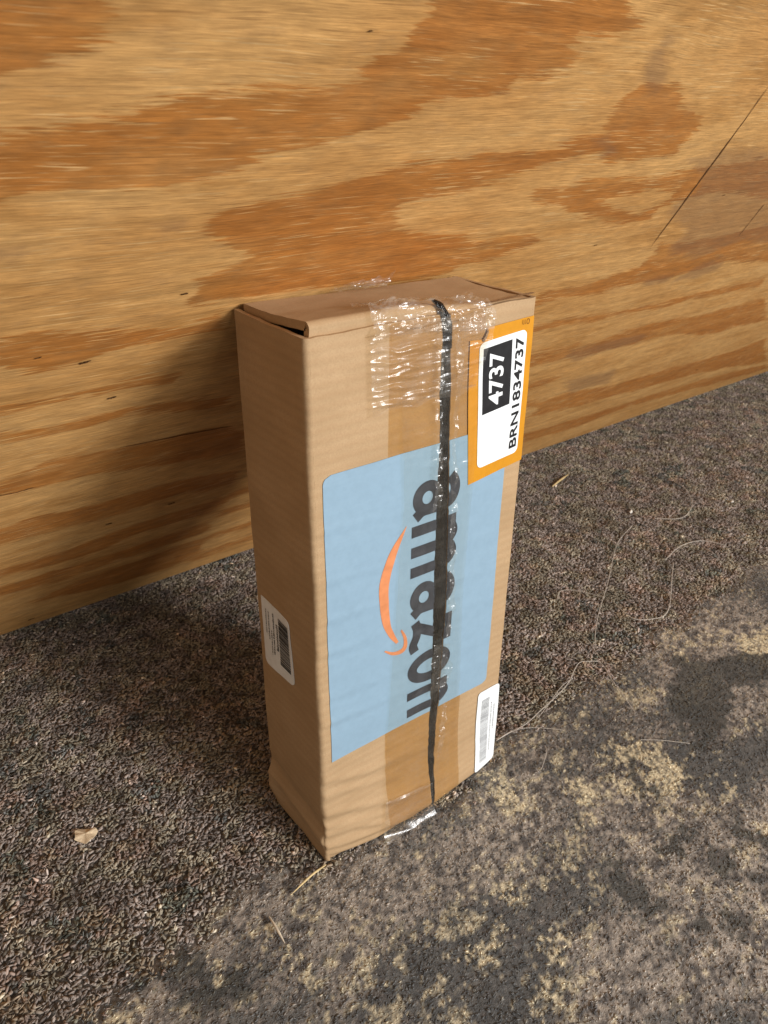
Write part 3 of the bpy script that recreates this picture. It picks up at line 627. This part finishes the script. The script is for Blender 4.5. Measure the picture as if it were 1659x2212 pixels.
# its bent top end going over the lid fold
t = np.linspace(0, 1, 30)
cy = np.interp(t, [0, .35, .6, .8, 1], [-0.0006, -0.0024, -0.0020, 0.0010, 0.0045]); cz = np.interp(t, [0, .35, .6, .8, 1], [0.398, 0.412, 0.4205, 0.4262, 0.4285])
cxx = np.interp(t, [0, .4, .7, 1], [0.1038, 0.1015, 0.0975, 0.0945]); w_ = np.interp(t, [0, .5, .9, 1], [0.0029, 0.0030, 0.0025, 0.0010])
P = np.stack([np.stack([cxx + w_ * s, cy - 0.0012 * (1 - s * s), cz], -1) for s in np.linspace(-1, 1, 9)], 0)
slab('slit_shade_strip_end', P, P + np.array([0, 0.0008, -0.0004]), M['black'], box)

# ------------------------------------------------------------------ flat things stuck to the front
def on_front(xz, off):
    xz = np.asarray(xz, float)
    return np.stack([xz[..., 0], front_y(xz[..., 0], xz[..., 1]) - off, xz[..., 1]], -1)

def rounded_mask_grid(quad, nx, nz, rad, corners=(1, 1, 1, 1)):
    """quad corners BL, BR, TR, TL in (x,z); grid whose corner vertices are pulled in to round them"""
    BL, BR, TR, TL = [np.array(q, float) for q in quad]
    u, v = np.meshgrid(np.linspace(0, 1, nx), np.linspace(0, 1, nz), indexing='ij')
    lx = np.linalg.norm(BR - BL); lz = np.linalg.norm(TL - BL); ru, rv = rad / lx, rad / lz
    for cu, cv, on in ((0, 0, corners[0]), (1, 0, corners[1]), (1, 1, corners[2]), (0, 1, corners[3])):
        if not on: continue
        du = ru - np.abs(u - cu); dv = rv - np.abs(v - cv)
        m = (du > 0) & (dv > 0)
        a = du / ru; b = dv / rv; mx = np.maximum(a, b); r = np.sqrt(a * a + b * b) + 1e-9
        k = mx / r
        u = np.where(m, (cu + (1 if cu == 0 else -1) * ru * (1 - a * k)), u); v = np.where(m, (cv + (1 if cv == 0 else -1) * rv * (1 - b * k)), v)
    u = u[..., None]; v = v[..., None]
    return (BL * (1 - u) + BR * u) * (1 - v) + (TL * (1 - u) + TR * u) * v

def sticker(name, quad, nx, nz, rad, off, mat, parent, thick=0.00025, corners=(1, 1, 1, 1)):
    g = rounded_mask_grid(quad, nx, nz, rad, corners)
    return slab(name, on_front(g, off), on_front(g, off - thick), mat, parent)

# big blue label, torn in two by the slit
lab_e = bpy.data.objects.new('blue_label', None); scene.collection.objects.link(lab_e); lab_e.parent = box
lab_e['label'] = 'big pale blue label with a dark word and an orange curved arrow'
def label_half(left):
    z = np.linspace(0.1035, 0.3355, 130)
    xl = np.full_like(z, 0.0088) if left else gapR(z) + 0.0003
    xr = gapL(z) - 0.0003 if left else np.full_like(z, 0.1632)
    z_top = 0.3355; t = np.linspace(0, 1, 60)
    if left:
        dz = np.clip(1 - (z_top - z) / 0.006, 0, 1); xl = xl + 0.006 * (1 - np.sqrt(1 - dz ** 2))
    else:
        dz = np.clip(1 - (z - 0.1035) / 0.005, 0, 1); xr = xr - 0.005 * (1 - np.sqrt(1 - dz ** 2))
    X = xl[None] + (xr - xl)[None] * t[:, None]; Z = np.tile(z, (60, 1)) - 0.010 * (X - 0.01)* 0.2
    G = np.stack([X, Z], -1)
    return slab('label_half', on_front(G, 0.0005), on_front(G, 0.0002), M['blue'], lab_e)
label_half(True); label_half(False)

def bm_from_polys(name, polys, off, mat, parent, cut_gap=False, maxlen=0.004):
    """flat 2-D polygons in (x,z) -> fine mesh draped on the front"""
    bm = bmesh.new()
    for p in polys:
        vs_ = [bm.verts.new((q[0], 0, q[1])) for q in p]
        try: bm.faces.new(vs_)
        except ValueError: pass
    bmesh.ops.triangulate(bm, faces=bm.faces[:])
    for _ in range(4):
        es = [e for e in bm.edges if e.calc_length() > maxlen]
        if not es: break
        bmesh.ops.subdivide_edges(bm, edges=es, cuts=1)
        bmesh.ops.triangulate(bm, faces=[f for f in bm.faces if len(f.verts) > 3])
    if cut_gap:
        kill = []
        for f in bm.faces:
            c = f.calc_center_median()
            if gapL(c.z) < c.x < gapR(c.z): kill.append(f)
        bmesh.ops.delete(bm, geom=kill, context='FACES')
    me = bpy.data.meshes.new(name)
    V = np.array([v.co for v in bm.verts]); Y = front_y(V[:, 0], V[:, 2]) - off
    for v, y in zip(bm.verts, Y): v.co.y = y
    bmesh.ops.recalc_face_normals(bm, faces=bm.faces[:])
    bm.to_mesh(me); bm.free()
    return link(name, me, mat, parent)

def ribbon(pts, w):
    """stroke as a strip of quads; pts (n,2), w half width scalar or array"""
    c = np.array(pts, float); d = np.gradient(c, axis=0); d /= np.linalg.norm(d, axis=1)[:, None] + 1e-9
    nr = np.stack([-d[:, 1], d[:, 0]], -1); w = np.broadcast_to(np.asarray(w, float), (len(c),))[:, None]
    A = c + nr * w; B = c - nr * w
    return [[A[i], A[i + 1], B[i + 1], B[i]] for i in range(len(c) - 1)]
def curve(ctrl, n=24):
    """Catmull-Rom through control points"""
    p = np.array(ctrl, float); p = np.concatenate([[2 * p[0] - p[1]], p, [2 * p[-1] - p[-2]]]); out = []
    for i in range(1, len(p) - 2):
        for t in np.linspace(0, 1, n, endpoint=False):
            out.append(0.5 * ((2 * p[i]) + (-p[i - 1] + p[i + 1]) * t + (2 * p[i - 1] - 5 * p[i] + 4 * p[i + 1] - p[i + 2]) * t * t + (-p[i - 1] + 3 * p[i] - 3 * p[i + 1] + p[i + 2]) * t ** 3))
    out.append(p[-2]); return np.array(out)
hw_ = 0.0043
def ell(cs, ct, rs, rt, n=48, a0=0, a1=2 * math.pi):
    a = np.linspace(a0, a1, n); return np.stack([cs + rs * np.cos(a), ct + rt * np.sin(a)], -1)
def glyph_a(s):
    b = ribbon(ell(s + 0.0125, 0.0125, 0.0088, 0.0085), hw_ * 0.92)
    st = ribbon(curve([(s + 0.0015, 0.0325), (s + 0.0065, 0.0362), (s + 0.0130, 0.0370), (s + 0.0195, 0.0340), (s + 0.0220, 0.0270), (s + 0.0220, 0.0170), (s + 0.0222, 0.0090), (s + 0.0262, 0.0028)], 8), hw_)
    return [b, st]
def glyph_m(s1, s2, s3):
    r = [ribbon(np.array([(s1, 0.0), (s1, 0.020), (s1, 0.0395)]), hw_)]
    for a, b in ((s1, s2), (s2, s3)):
        r.append(ribbon(curve([(a + 0.001, 0.0300), (a + 0.0045, 0.0352), ((a + b) / 2 + 0.002, 0.0372), (b - 0.0015, 0.0340), (b, 0.0280), (b, 0.014), (b, 0.0)], 8), hw_))
    return r
def glyph_z(s):
    return [ribbon(np.array([(s + 0.0035, 0.0368), (s + 0.014, 0.0368), (s + 0.0275, 0.0368)]), 0.0036),
            ribbon(np.array([(s + 0.0225, 0.0355), (s + 0.014, 0.0210), (s + 0.0055, 0.0068)]), 0.0042),
            ribbon(curve([(s + 0.0005, 0.0050), (s + 0.007, 0.0072), (s + 0.014, 0.0068), (s + 0.021, 0.0038), (s + 0.0275, 0.0055)], 8), 0.0038)]
def glyph_o(s): return [ribbon(ell(s + 0.0150, 0.0205, 0.0107, 0.0165), hw_)]
def glyph_n(s1, s2):
    return [ribbon(np.array([(s1, 0.0), (s1, 0.020), (s1, 0.0395)]), hw_ * 0.9),
            ribbon(curve([(s1 + 0.001, 0.0300), (s1 + 0.005, 0.0352), ((s1 + s2) / 2 + 0.002, 0.0372), (s2 - 0.002, 0.0340), (s2, 0.0280), (s2, 0.014), (s2, 0.0)], 8), hw_ * 0.9)]
def to_xz(q): return (0.0788 + q[1], 0.3110 - q[0])
off = 0.00068
for nm, parts in (('a', glyph_a(0.0005)), ('m', glyph_m(0.0370, 0.0535, 0.0700)), ('a', glyph_a(0.0812)), ('z', glyph_z(0.1134)), ('o', glyph_o(0.1445)), ('n', glyph_n(0.1828, 0.1990))):
    polys = []
    for j, p in enumerate(parts): polys += [[to_xz(q) for q in quad] for quad in p]
    off += 0.00002
    bm_from_polys('letter', polys, off, M['grey_ink'], lab_e, True, 0.0025)
outer = curve([(0.0739, 0.2812), (0.0605, 0.2655), (0.0528, 0.2480), (0.0512, 0.2330), (0.0540, 0.2100), (0.0600, 0.1955), (0.0668, 0.1858)], 8)
inner = curve([(0.0741, 0.2806), (0.0662, 0.2620), (0.0608, 0.2450), (0.0594, 0.2313), (0.0613, 0.2071), (0.0648, 0.1960), (0.0690, 0.1868)], 8)
polys = [[outer[i], outer[i + 1], inner[i + 1], inner[i]] for i in range(len(outer) - 1)]
arrow = curve([(0.0712, 0.1962), (0.0748, 0.1880), (0.0752, 0.1800), (0.0715, 0.1768), (0.0640, 0.1782), (0.0565, 0.1838)], 8)
tt = np.linspace(0, 1, len(arrow))
polys += ribbon(arrow, np.interp(tt, [0, .45, .6, 1], [0.0007, 0.0021, 0.0021, 0.0006]))
bm_from_polys('curved_arrow', polys, 0.0007, M['smile'], lab_e, False, 0.0025)

# orange tag with its white number plate
tag_e = bpy.data.objects.new('orange_tag', None); scene.collection.objects.link(tag_e); tag_e.parent = box
tag_e['label'] = 'orange sticker with a white number plate reading BRN1834737'
ctrl = [(0.1274, 0.2970), (0.1795, 0.3030), (0.1785, 0.4082), (0.1362, 0.4062), (0.1352, 0.4035), (0.1340, 0.4012), (0.1322, 0.3992), (0.1215, 0.4000), (0.1238, 0.3500)]
g = bm_from_polys('tag_sheet', [ctrl], 0.00085, M['orange'], tag_e, False, 0.004)
g2 = bm_from_polys('torn_corner', [[(0.1362, 0.4060), (0.1366, 0.4035), (0.1352, 0.4000), (0.1330, 0.3975), (0.1316, 0.3990), (0.1338, 0.4012), (0.1352, 0.4036)]], 0.0016, M['kraft_edge'], tag_e, False, 0.002)
sticker('number_plate', [(0.1347, 0.3075), (0.1738, 0.3108), (0.1726, 0.4002), (0.1298, 0.3970)], 30, 60, 0.0042, 0.00125, M['white'], tag_e)
def bil(quad, u, v):
    BL, BR, TR, TL = [np.array(q) for q in quad]
    return (BL * (1 - u) + BR * u) * (1 - v) + (TL * (1 - u) + TR * u) * v
blk = [(0.1361, 0.3469), (0.1611, 0.3500), (0.1593, 0.3953), (0.1335, 0.3928)]
bm_from_polys('number_block', [blk], 0.0014, M['ink'], tag_e, False, 0.003)

def text_polys(s, bold):
    cu = bpy.data.curves.new('glyphs', 'FONT'); cu.body = s; cu.size = 1.0; cu.offset = bold; cu.resolution_u = 5; cu.fill_mode = 'FRONT'
    o = bpy.data.objects.new('glyphs', cu); scene.collection.objects.link(o)
    dg = bpy.context.evaluated_depsgraph_get(); me = bpy.data.meshes.new_from_object(o.evaluated_get(dg))
    V = np.array([v.co[:2] for v in me.vertices]); Fs = [list(p.vertices) for p in me.polygons]
    bpy.data.objects.remove(o); bpy.data.curves.remove(cu); bpy.data.meshes.remove(me)
    lo = V.min(0); hi = V.max(0); V = (V - lo) / (hi - lo)
    return V, Fs
def text_on(name, s, bold, quad, off, mat, parent):
    """quad (BL,BR,TR,TL) in (x,z); the text runs up the quad, its glyph tops to the left"""
    V, Fs = text_polys(s, bold)
    pts = [bil(quad, 1 - v[1], v[0]) for v in V]
    return bm_from_polys(name, [[pts[i] for i in f] for f in Fs], off, mat, parent, False, 0.006)
text_on('big_number', '4737', 0.022, [(0.1412, 0.3515), (0.1538, 0.3527), (0.1522, 0.3903), (0.1390, 0.3890)], 0.0017, M['white'], tag_e)
text_on('serial_number', 'BRN1834737', 0.018, [(0.1648, 0.3150), (0.1718, 0.3158), (0.1702, 0.3962), (0.1626, 0.3955)], 0.0016, M['ink'], tag_e)
pen = []
for c in ([(0.1680, 0.4068), (0.1682, 0.4042), (0.1690, 0.4036)], [(0.1700, 0.4068), (0.1702, 0.4040), (0.1708, 0.4038)]): pen += ribbon(curve(c, 6), 0.00018)
pen += ribbon(ell(0.1730, 0.4052, 0.0012, 0.0017, 20), 0.00018)
bm_from_polys('pen_mark', pen, 0.0012, M['pen'], tag_e, False, 0.004)

# white barcode label, lower right of the front
wl = bpy.data.objects.new('front_barcode_label', None); scene.collection.objects.link(wl); wl.parent = box
wl['label'] = 'white barcode sticker at the lower right of the front'
sticker('label_sheet', [(0.1545, 0.0045), (0.1800, 0.0075), (0.1800, 0.0935), (0.1552, 0.0935)], 20, 50, 0.0035, 0.0008, M['white'], wl)
bars = []; z = 0.0135
rb = random.Random(3)
while z < 0.0835:
    h = rb.choice((0.0003, 0.0003, 0.0006, 0.0009)); bars.append([(0.1598, z), (0.1690, z), (0.1690, z + h), (0.1598, z + h)]); z += h + rb.choice((0.0004, 0.0006, 0.0009))
bm_from_polys('barcode', bars, 0.0011, M['faint'], wl, False, 0.02)
dash = []
for x0, za, zb in ((0.1712, 0.022, 0.075), (0.1745, 0.045, 0.072)):
    z = za
    while z < zb:
        l = rb.uniform(0.0008, 0.0016); dash.append([(x0, z), (x0 + 0.0011, z), (x0 + 0.0011, z + l), (x0, z + l)]); z += l + rb.uniform(0.0004, 0.0012)
bm_from_polys('small_print', dash, 0.0011, M['faint'], wl, False, 0.02)

# white barcode label on the left side panel (built in y,z and set on the side)
sl = bpy.data.objects.new('side_barcode_label', None); scene.collection.objects.link(sl); sl.parent = box
sl['label'] = 'white barcode sticker on the shaded left side'
def side_x(y, z): return (fbm(y * 30, z * 14, 111) - 0.5) * 0.0022
def on_side(yz, off):
    yz = np.asarray(yz, float); return np.stack([side_x(yz[..., 0], yz[..., 1]) - off, yz[..., 0], yz[..., 1]], -1)
q = rounded_mask_grid([(0.0755, 0.1530), (0.0330, 0.1560), (0.0345, 0.2135), (0.0760, 0.2135)], 20, 26, 0.0050, (1, 1, 1, 0))
slab('label_sheet', on_side(q, 0.0006), on_side(q, 0.0002), M['white'], sl)
def side_polys(name, rects, off, mat):
    V, F = [], []
    for (y0, y1, z0, z1) in rects:
        b = len(V); V += [(y1, z0), (y0, z0), (y0, z1), (y1, z1)]; F.append((b, b + 1, b + 2, b + 3))
    return link(name, mesh_np(name, on_side(np.array(V), off), np.array(F)), mat, sl)
rects = []; z = 0.1655
while z < 0.2070:
    h = rb.choice((0.0003, 0.0004, 0.0008, 0.0012)); rects.append((0.0365, 0.0510, z, z + h)); z += h + rb.choice((0.0003, 0.0004, 0.0008))
side_polys('barcode', rects, 0.0009, M['ink'])
rects = []
for y0, w, za, zb in ((0.0525, 0.0028, 0.176, 0.200), (0.0580, 0.0020, 0.170, 0.206), (0.0615, 0.0014, 0.168, 0.190), (0.0650, 0.0014, 0.180, 0.205), (0.0690, 0.0012, 0.184, 0.204)):
    z = za
    while z < zb:
        l = rb.uniform(0.0006, 0.0016); rects.append((y0, y0 + w * rb.uniform(0.6, 1), z, z + l)); z += l + rb.uniform(0.0003, 0.0010)
side_polys('small_print', rects, 0.0009, M['grey_ink'])

# ------------------------------------------------------------------ tape
def tape_y(x, z, off, amp, seed, ridges=True):
    y = front_y(x, z) - off
    y = y - amp * (fbm(x * 60, z * 90, seed) ** 2) - amp * 0.7 * np.maximum(0, fbm(x * 35, z * 220, seed + 5) - 0.52) * 3
    if ridges:
        gl, gr = np.interp(z, GZ, GL), np.interp(z, GZ, GR)
        k = sstep(0.06, 0.12, z)
        for c, s in ((gl - 0.0022, 1.0), (gl - 0.005, 0.5), (gr + 0.0016, 1.0), (gr + 0.004, 0.6)):
            c = c + (vnoise(z * 60, z * 0 + s, seed) - 0.5) * 0.0025
            y = y - 0.0013 * s * k * np.exp(-((x - c) / 0.0014) ** 2) * (0.15 + vnoise(z * 130, z * 0 + 4 * s, seed + 2)) * vnoise(z * 18, z * 0 + 7 * s, seed + 6)
        y = y - 0.0008 * np.exp(-((x - (gl + gr) / 2) / 0.006) ** 2)
        near = np.exp(-((x - (gl + gr) / 2) / 0.011) ** 2) * sstep(0.10, 0.16, z)
        y = y - 0.0030 * near * np.maximum(0, fbm(x * 150, z * 75, seed + 9) - 0.54) - 0.0016 * near * np.maximum(0, fbm(x * 70, z * 210, seed + 13) - 0.56) * 2
        y = y - 0.0016 * np.maximum(0, fbm(x * 40, z * 140, seed + 15) - 0.63) * 2
    return y
def crinkle(x, z):
    """stretch wrinkles running across the upper left of the tape"""
    y = 0 * x
    for i, z0 in enumerate((0.4135, 0.4065, 0.3995, 0.3945, 0.3895, 0.3840, 0.3790, 0.3735)):
        x1 = (0.052, 0.074, 0.070, 0.082, 0.086, 0.080, 0.074, 0.068)[i]; sl = (0.05, -0.12, -0.10, -0.05, -0.08, -0.12, -0.10, -0.06)[i]
        q = (z - z0 - sl * (x - 0.045) - 0.0008 * np.sin(x * 260 + i)) / 0.0013
        y = y + 0.00115 * np.exp(-q * q) * sstep(x1 + 0.012, x1 - 0.010, x) * sstep(0.040, 0.046, x) * (0.35 + 0.9 * vnoise(x * 120, z0 * 900, 5))
    return y
def front_tape(name, xl, xr, z0, z1, off, amp, seed, mat, nx=90, nz=240, ridges=True, jag=0.0):
    z = np.linspace(z0, z1, nz); t = np.linspace(0, 1, nx)
    a, b = xl(z), xr(z)
    X = a[None] + (b - a)[None] * t[:, None]; Z = np.tile(z, (nx, 1))
    Zj = Z + jag * (vnoise(X * 90, Z * 0, seed) - 0.5) * ((Z > z1 - 0.002) | (Z < z0 + 0.002))
    return sheet(name, np.stack([X, tape_y(X, Z, off, amp, seed, ridges) - (crinkle(X, Z) if jag else 0), Zj], -1), mat, box)
front_tape('yellowed_tape', lambda z: 0.0580 + 0 * z, lambda z: 0.1345 + 0 * z, 0.001, 0.4195, 0.00018, 0.0, 3, M['tape_old'], 60, 180, False)
front_tape('clear_tape', lambda z: np.interp(z, [0, 0.04, 0.3, 0.42], [0.0535, 0.0548, 0.0700, 0.0640]), lambda z: np.interp(z, [0, 0.05, 0.2, 0.42], [0.133, 0.133, 0.128, 0.134]), 0.0005, 0.4180, 0.0021, 0.0009, 11, M['tape'], 110, 300)
front_tape('clear_tape', lambda z: np.interp(z, [0.36, 0.42], [0.0432, 0.0416]), lambda z: np.interp(z, [0.36, 0.40, 0.42], [0.123, 0.1385, 0.1405]), 0.368, 0.4185, 0.0031, 0.0018, 23, M['tape_crinkle'], 150, 130, True, 0.004)
# puckered ridges of tape standing along both sides of the slit
for i_, (za, zb, xo, wd_, side_) in enumerate(((0.122, 0.172, -0.003, 0.0185, 'L'), (0.172, 0.300, -0.0008, 0.0060, 'R'), (0.300, 0.408, 0.0002, 0.0050, 'R'), (0.285, 0.405, -0.0062, 0.0055, 'L'), (0.052, 0.110, 0.0, 0.0075, 'R'))):
    z = np.linspace(za, zb, int((zb - za) / 0.0007)); t = np.linspace(0, 1, 24)
    e = (gapL(z) if side_ == 'L' else gapR(z)) + xo + 0.0025 * (vnoise(z * 110, z * 0, 3 + i_) - 0.5)
    wz = wd_ * (0.55 + 0.7 * vnoise(z * 90, z * 0 + 2, 13 + i_)) * np.clip(np.minimum(z - za, zb - z) / 0.006, 0.15, 1)
    X = e[None] + wz[None] * t[:, None]; Z = np.tile(z, (24, 1))
    Y = front_y(X, Z) - 0.0034 - 0.0022 * fbm(X * 160, Z * 110, 63 + i_) ** 2 - 0.006 * np.maximum(0, fbm(X * 130, Z * 170, 65 + i_) - 0.48)
    sheet('tape_pucker', np.stack([X, Y, Z], -1), M['tape_glint'], box)
# short patch low on the front with a folded upper edge, its loose end curling out at the floor
z = np.linspace(-0.0005, 0.0375, 60); t = np.linspace(0, 1, 50)
a = np.interp(z, [0, 0.036], [0.0490, 0.0540]); X = a[None] + (0.1012 - a)[None] * t[:, None]; Z = np.tile(z, (50, 1)) - 0.135 * (X - 0.055) * (Z0 := sstep(0.0, 0.037, np.tile(z, (50, 1))))
Y = front_y(X, Z) - 0.0030 - 0.0006 * np.exp(-((np.tile(z, (50, 1)) - 0.035) / 0.0016) ** 2) - 0.0045 * np.clip(1 - np.tile(z, (50, 1)) / 0.010, 0, 1) ** 2 - 0.001 * fbm(X * 80, Z * 120, 37)
sheet('tape_patch', np.stack([X, Y, np.maximum(Z, 0.0004)], -1), M['tape_crinkle'], box)
# crumpled tape carried over the top fold onto the lid
xs = np.linspace(0.0445, 0.1395, 120); ss = np.linspace(0.96, 0.62, 70); A, S = np.meshgrid(xs, ss, indexing='ij')
A = A + 0.004 * (vnoise(S * 30, S * 0, 41) - 0.5) * (np.abs(A - 0.092) > 0.045)
sm = S + 0.05 * (vnoise(A * 60, A * 0, 43) - 0.5) * (S < 0.64)
y, z = lid_path(A, sm, 0.0010)
cr = (fbm(A * 90, S * 22, 45) ** 2) * 0.0042 + np.maximum(0, fbm(A * 160, S * 45, 47) - 0.5) * 0.006
y = y - cr * sstep(0.80, 0.90, S) - 0.0042 * sstep(0.84, 0.96, S) - 0.0010; z = z + cr * sstep(0.92, 0.80, S)
sheet('tape_over_top', np.stack([A, y, z], -1), M['tape_top'], box)
# tape tail standing up behind the lid
u = np.linspace(0, 1, 50); v = np.linspace(0, 1, 20); A, B = np.meshgrid(u, v, indexing='ij')
bx = 0.062 + 0.046 * A; wd = (0.004 + 0.005 * A)
Pt = np.stack([bx + 0.004 * B, 0.074 - 0.006 * B - 0.003 * A, 0.4225 + 0.001 + B * wd * (1 + 0.5 * (vnoise(A * 14, B * 3, 53) - 0.5)) + 0.0012 * fbm(A * 20, B * 8, 55)], -1)
Pt[..., 1] -= 0.0025 * fbm(A * 14, B * 6, 57)
sheet('tape_tail', Pt, M['tape_top'], box)

# ------------------------------------------------------------------ litter on the floor
def tube(name, pts, r, mat, sides=6, n=40):
    c = curve([(p[0], p[1], p[2]) for p in pts], max(2, n // (len(pts) - 1)))
    m = len(c); d = np.gradient(c, axis=0); d /= np.linalg.norm(d, axis=1)[:, None] + 1e-9
    up = np.array([0, 0, 1.0]); s = np.cross(d, up); s /= np.linalg.norm(s, axis=1)[:, None] + 1e-9; u = np.cross(s, d)
    rr = np.broadcast_to(r if np.ndim(r) else np.full(m, r), (m,)) if np.ndim(r) == 0 or len(np.atleast_1d(r)) == m else np.interp(np.linspace(0, 1, m), np.linspace(0, 1, len(r)), r)
    a = np.linspace(0, 2 * math.pi, sides, endpoint=False)
    P = c[:, None] + rr[:, None, None] * (np.cos(a)[None, :, None] * s[:, None] + np.sin(a)[None, :, None] * u[:, None])
    V = P.reshape(-1, 3); F = []
    for i in range(m - 1):
        for j in range(sides):
            F.append((i * sides + j, i * sides + (j + 1) % sides, (i + 1) * sides + (j + 1) % sides, (i + 1) * sides + j))
    me = mesh_np(name, V, np.array(F))
    return link(name, me, mat)

lbl = ['thin yellow straw poking out from under the front corner of the box', 'short pale splinter lying on the worn floor in front of the box', 'short straw on the carpet near the plywood, right of the box']
for i, (s, l, m, r) in enumerate(zip(STRAWS, lbl, (M['straw'], M['pale_straw'], M['straw']), (0.00095, 0.0010, 0.0016))):
    pts = [(p[0], p[1], 0.0022 + (0.0012 if j == 1 and len(s) > 2 else 0)) for j, p in enumerate(s)]
    if len(pts) == 2: pts = [pts[0], tuple((a + b) / 2 + (0, 0, 0.0006)[k] for k, (a, b) in enumerate(zip(*pts))), pts[1]]
    tag(tube('straw', pts, [r * 0.6, r, r, r * 0.25], m), l, 'straw', 'bits of straw on the floor')

P = np.array(SCRAP); c = P.mean(0)
bm = bmesh.new(); ring = []
for k in range(28):
    f = k / 28 * len(P); i = int(f); q = P[i] * (1 - (f - i)) + P[(i + 1) % len(P)] * (f - i)
    q = q + np.array([random.uniform(-1, 1), random.uniform(-1, 1)]) * 0.0004
    ring.append((q[0], q[1], 0.0030 + 0.0014 * math.sin(k * 0.8) * 0.7))
lo = [bm.verts.new((p[0], p[1], p[2] - 0.0005)) for p in ring]; hi = [bm.verts.new(p) for p in ring]
ct = bm.verts.new((c[0], c[1], 0.0042)); cb = bm.verts.new((c[0], c[1], 0.0036))
for k in range(28):
    j = (k + 1) % 28
    bm.faces.new((hi[k], hi[j], ct)); bm.faces.new((lo[j], lo[k], cb)); bm.faces.new((lo[k], lo[j], hi[j], hi[k]))
bmesh.ops.recalc_face_normals(bm, faces=bm.faces[:])
me = bpy.data.meshes.new('paper_scrap'); bm.to_mesh(me); bm.free()
tag(link('paper_scrap', me, M['scrap']), 'torn scrap of tan paper on the brown carpet left of the box', 'paper scrap')

chip_lbl = ['pointed white chip on the carpet to the right of the box', 'small pale crumb far right on the carpet']
cl = {0: 0.0032, 1: 0.003}
for i, (x, y) in enumerate(CHIPS):
    r = cl.get(i, random.uniform(0.0007, 0.0012))
    bm = bmesh.new(); bmesh.ops.create_icosphere(bm, subdivisions=1, radius=1)
    an = random.uniform(0, 3)
    for v in bm.verts:
        k = random.uniform(0.6, 1.15); p = v.co * k
        px, py = p.x * r * (1.8 if i == 0 else 1.3), p.y * r * 0.8
        v.co = (x + px * math.cos(an) - py * math.sin(an), y + px * math.sin(an) + py * math.cos(an), 0.0021 + p.z * r * 0.55)
    me = bpy.data.meshes.new('crumb'); bm.to_mesh(me); bm.free()
    tag(link('crumb', me, M['chip']), chip_lbl[i] if i < 2 else 'tiny white crumb scattered on the floor', 'crumb', 'white crumbs on the floor')

tl = ['long pale frayed thread running from the box foot across the carpet', 'short pale thread end lying beside the box foot', 'pale thread strand lying alongside the long frayed thread', 'short thread crossing the long frayed thread at its bend', 'pale thread curving up towards the plywood from the long thread', 'looped thread nearest the box on the right carpet', 'pale thread bent into a hook on the right carpet', 'faint thread arching on the far right carpet', 'short pale thread on the worn floor below the box label', 'faint straight thread on the worn floor at right', 'pale curled thread on the carpet nearest the plywood']
for i, (pts, l) in enumerate(zip(THREADS, tl)):
    p3 = [(p[0], p[1], 0.0030 + 0.0006 * math.sin(j * 2.1)) for j, p in enumerate(pts)]
    r = 0.72 * (0.00055, 0.0004, 0.0004, 0.0006, 0.0006, 0.0005, 0.0007, 0.0007, 0.0004, 0.0004, 0.0007)[i]
    th = tag(tube('thread', p3, r, M['thread'], 5, 90), l, 'thread', 'loose threads on the floor')
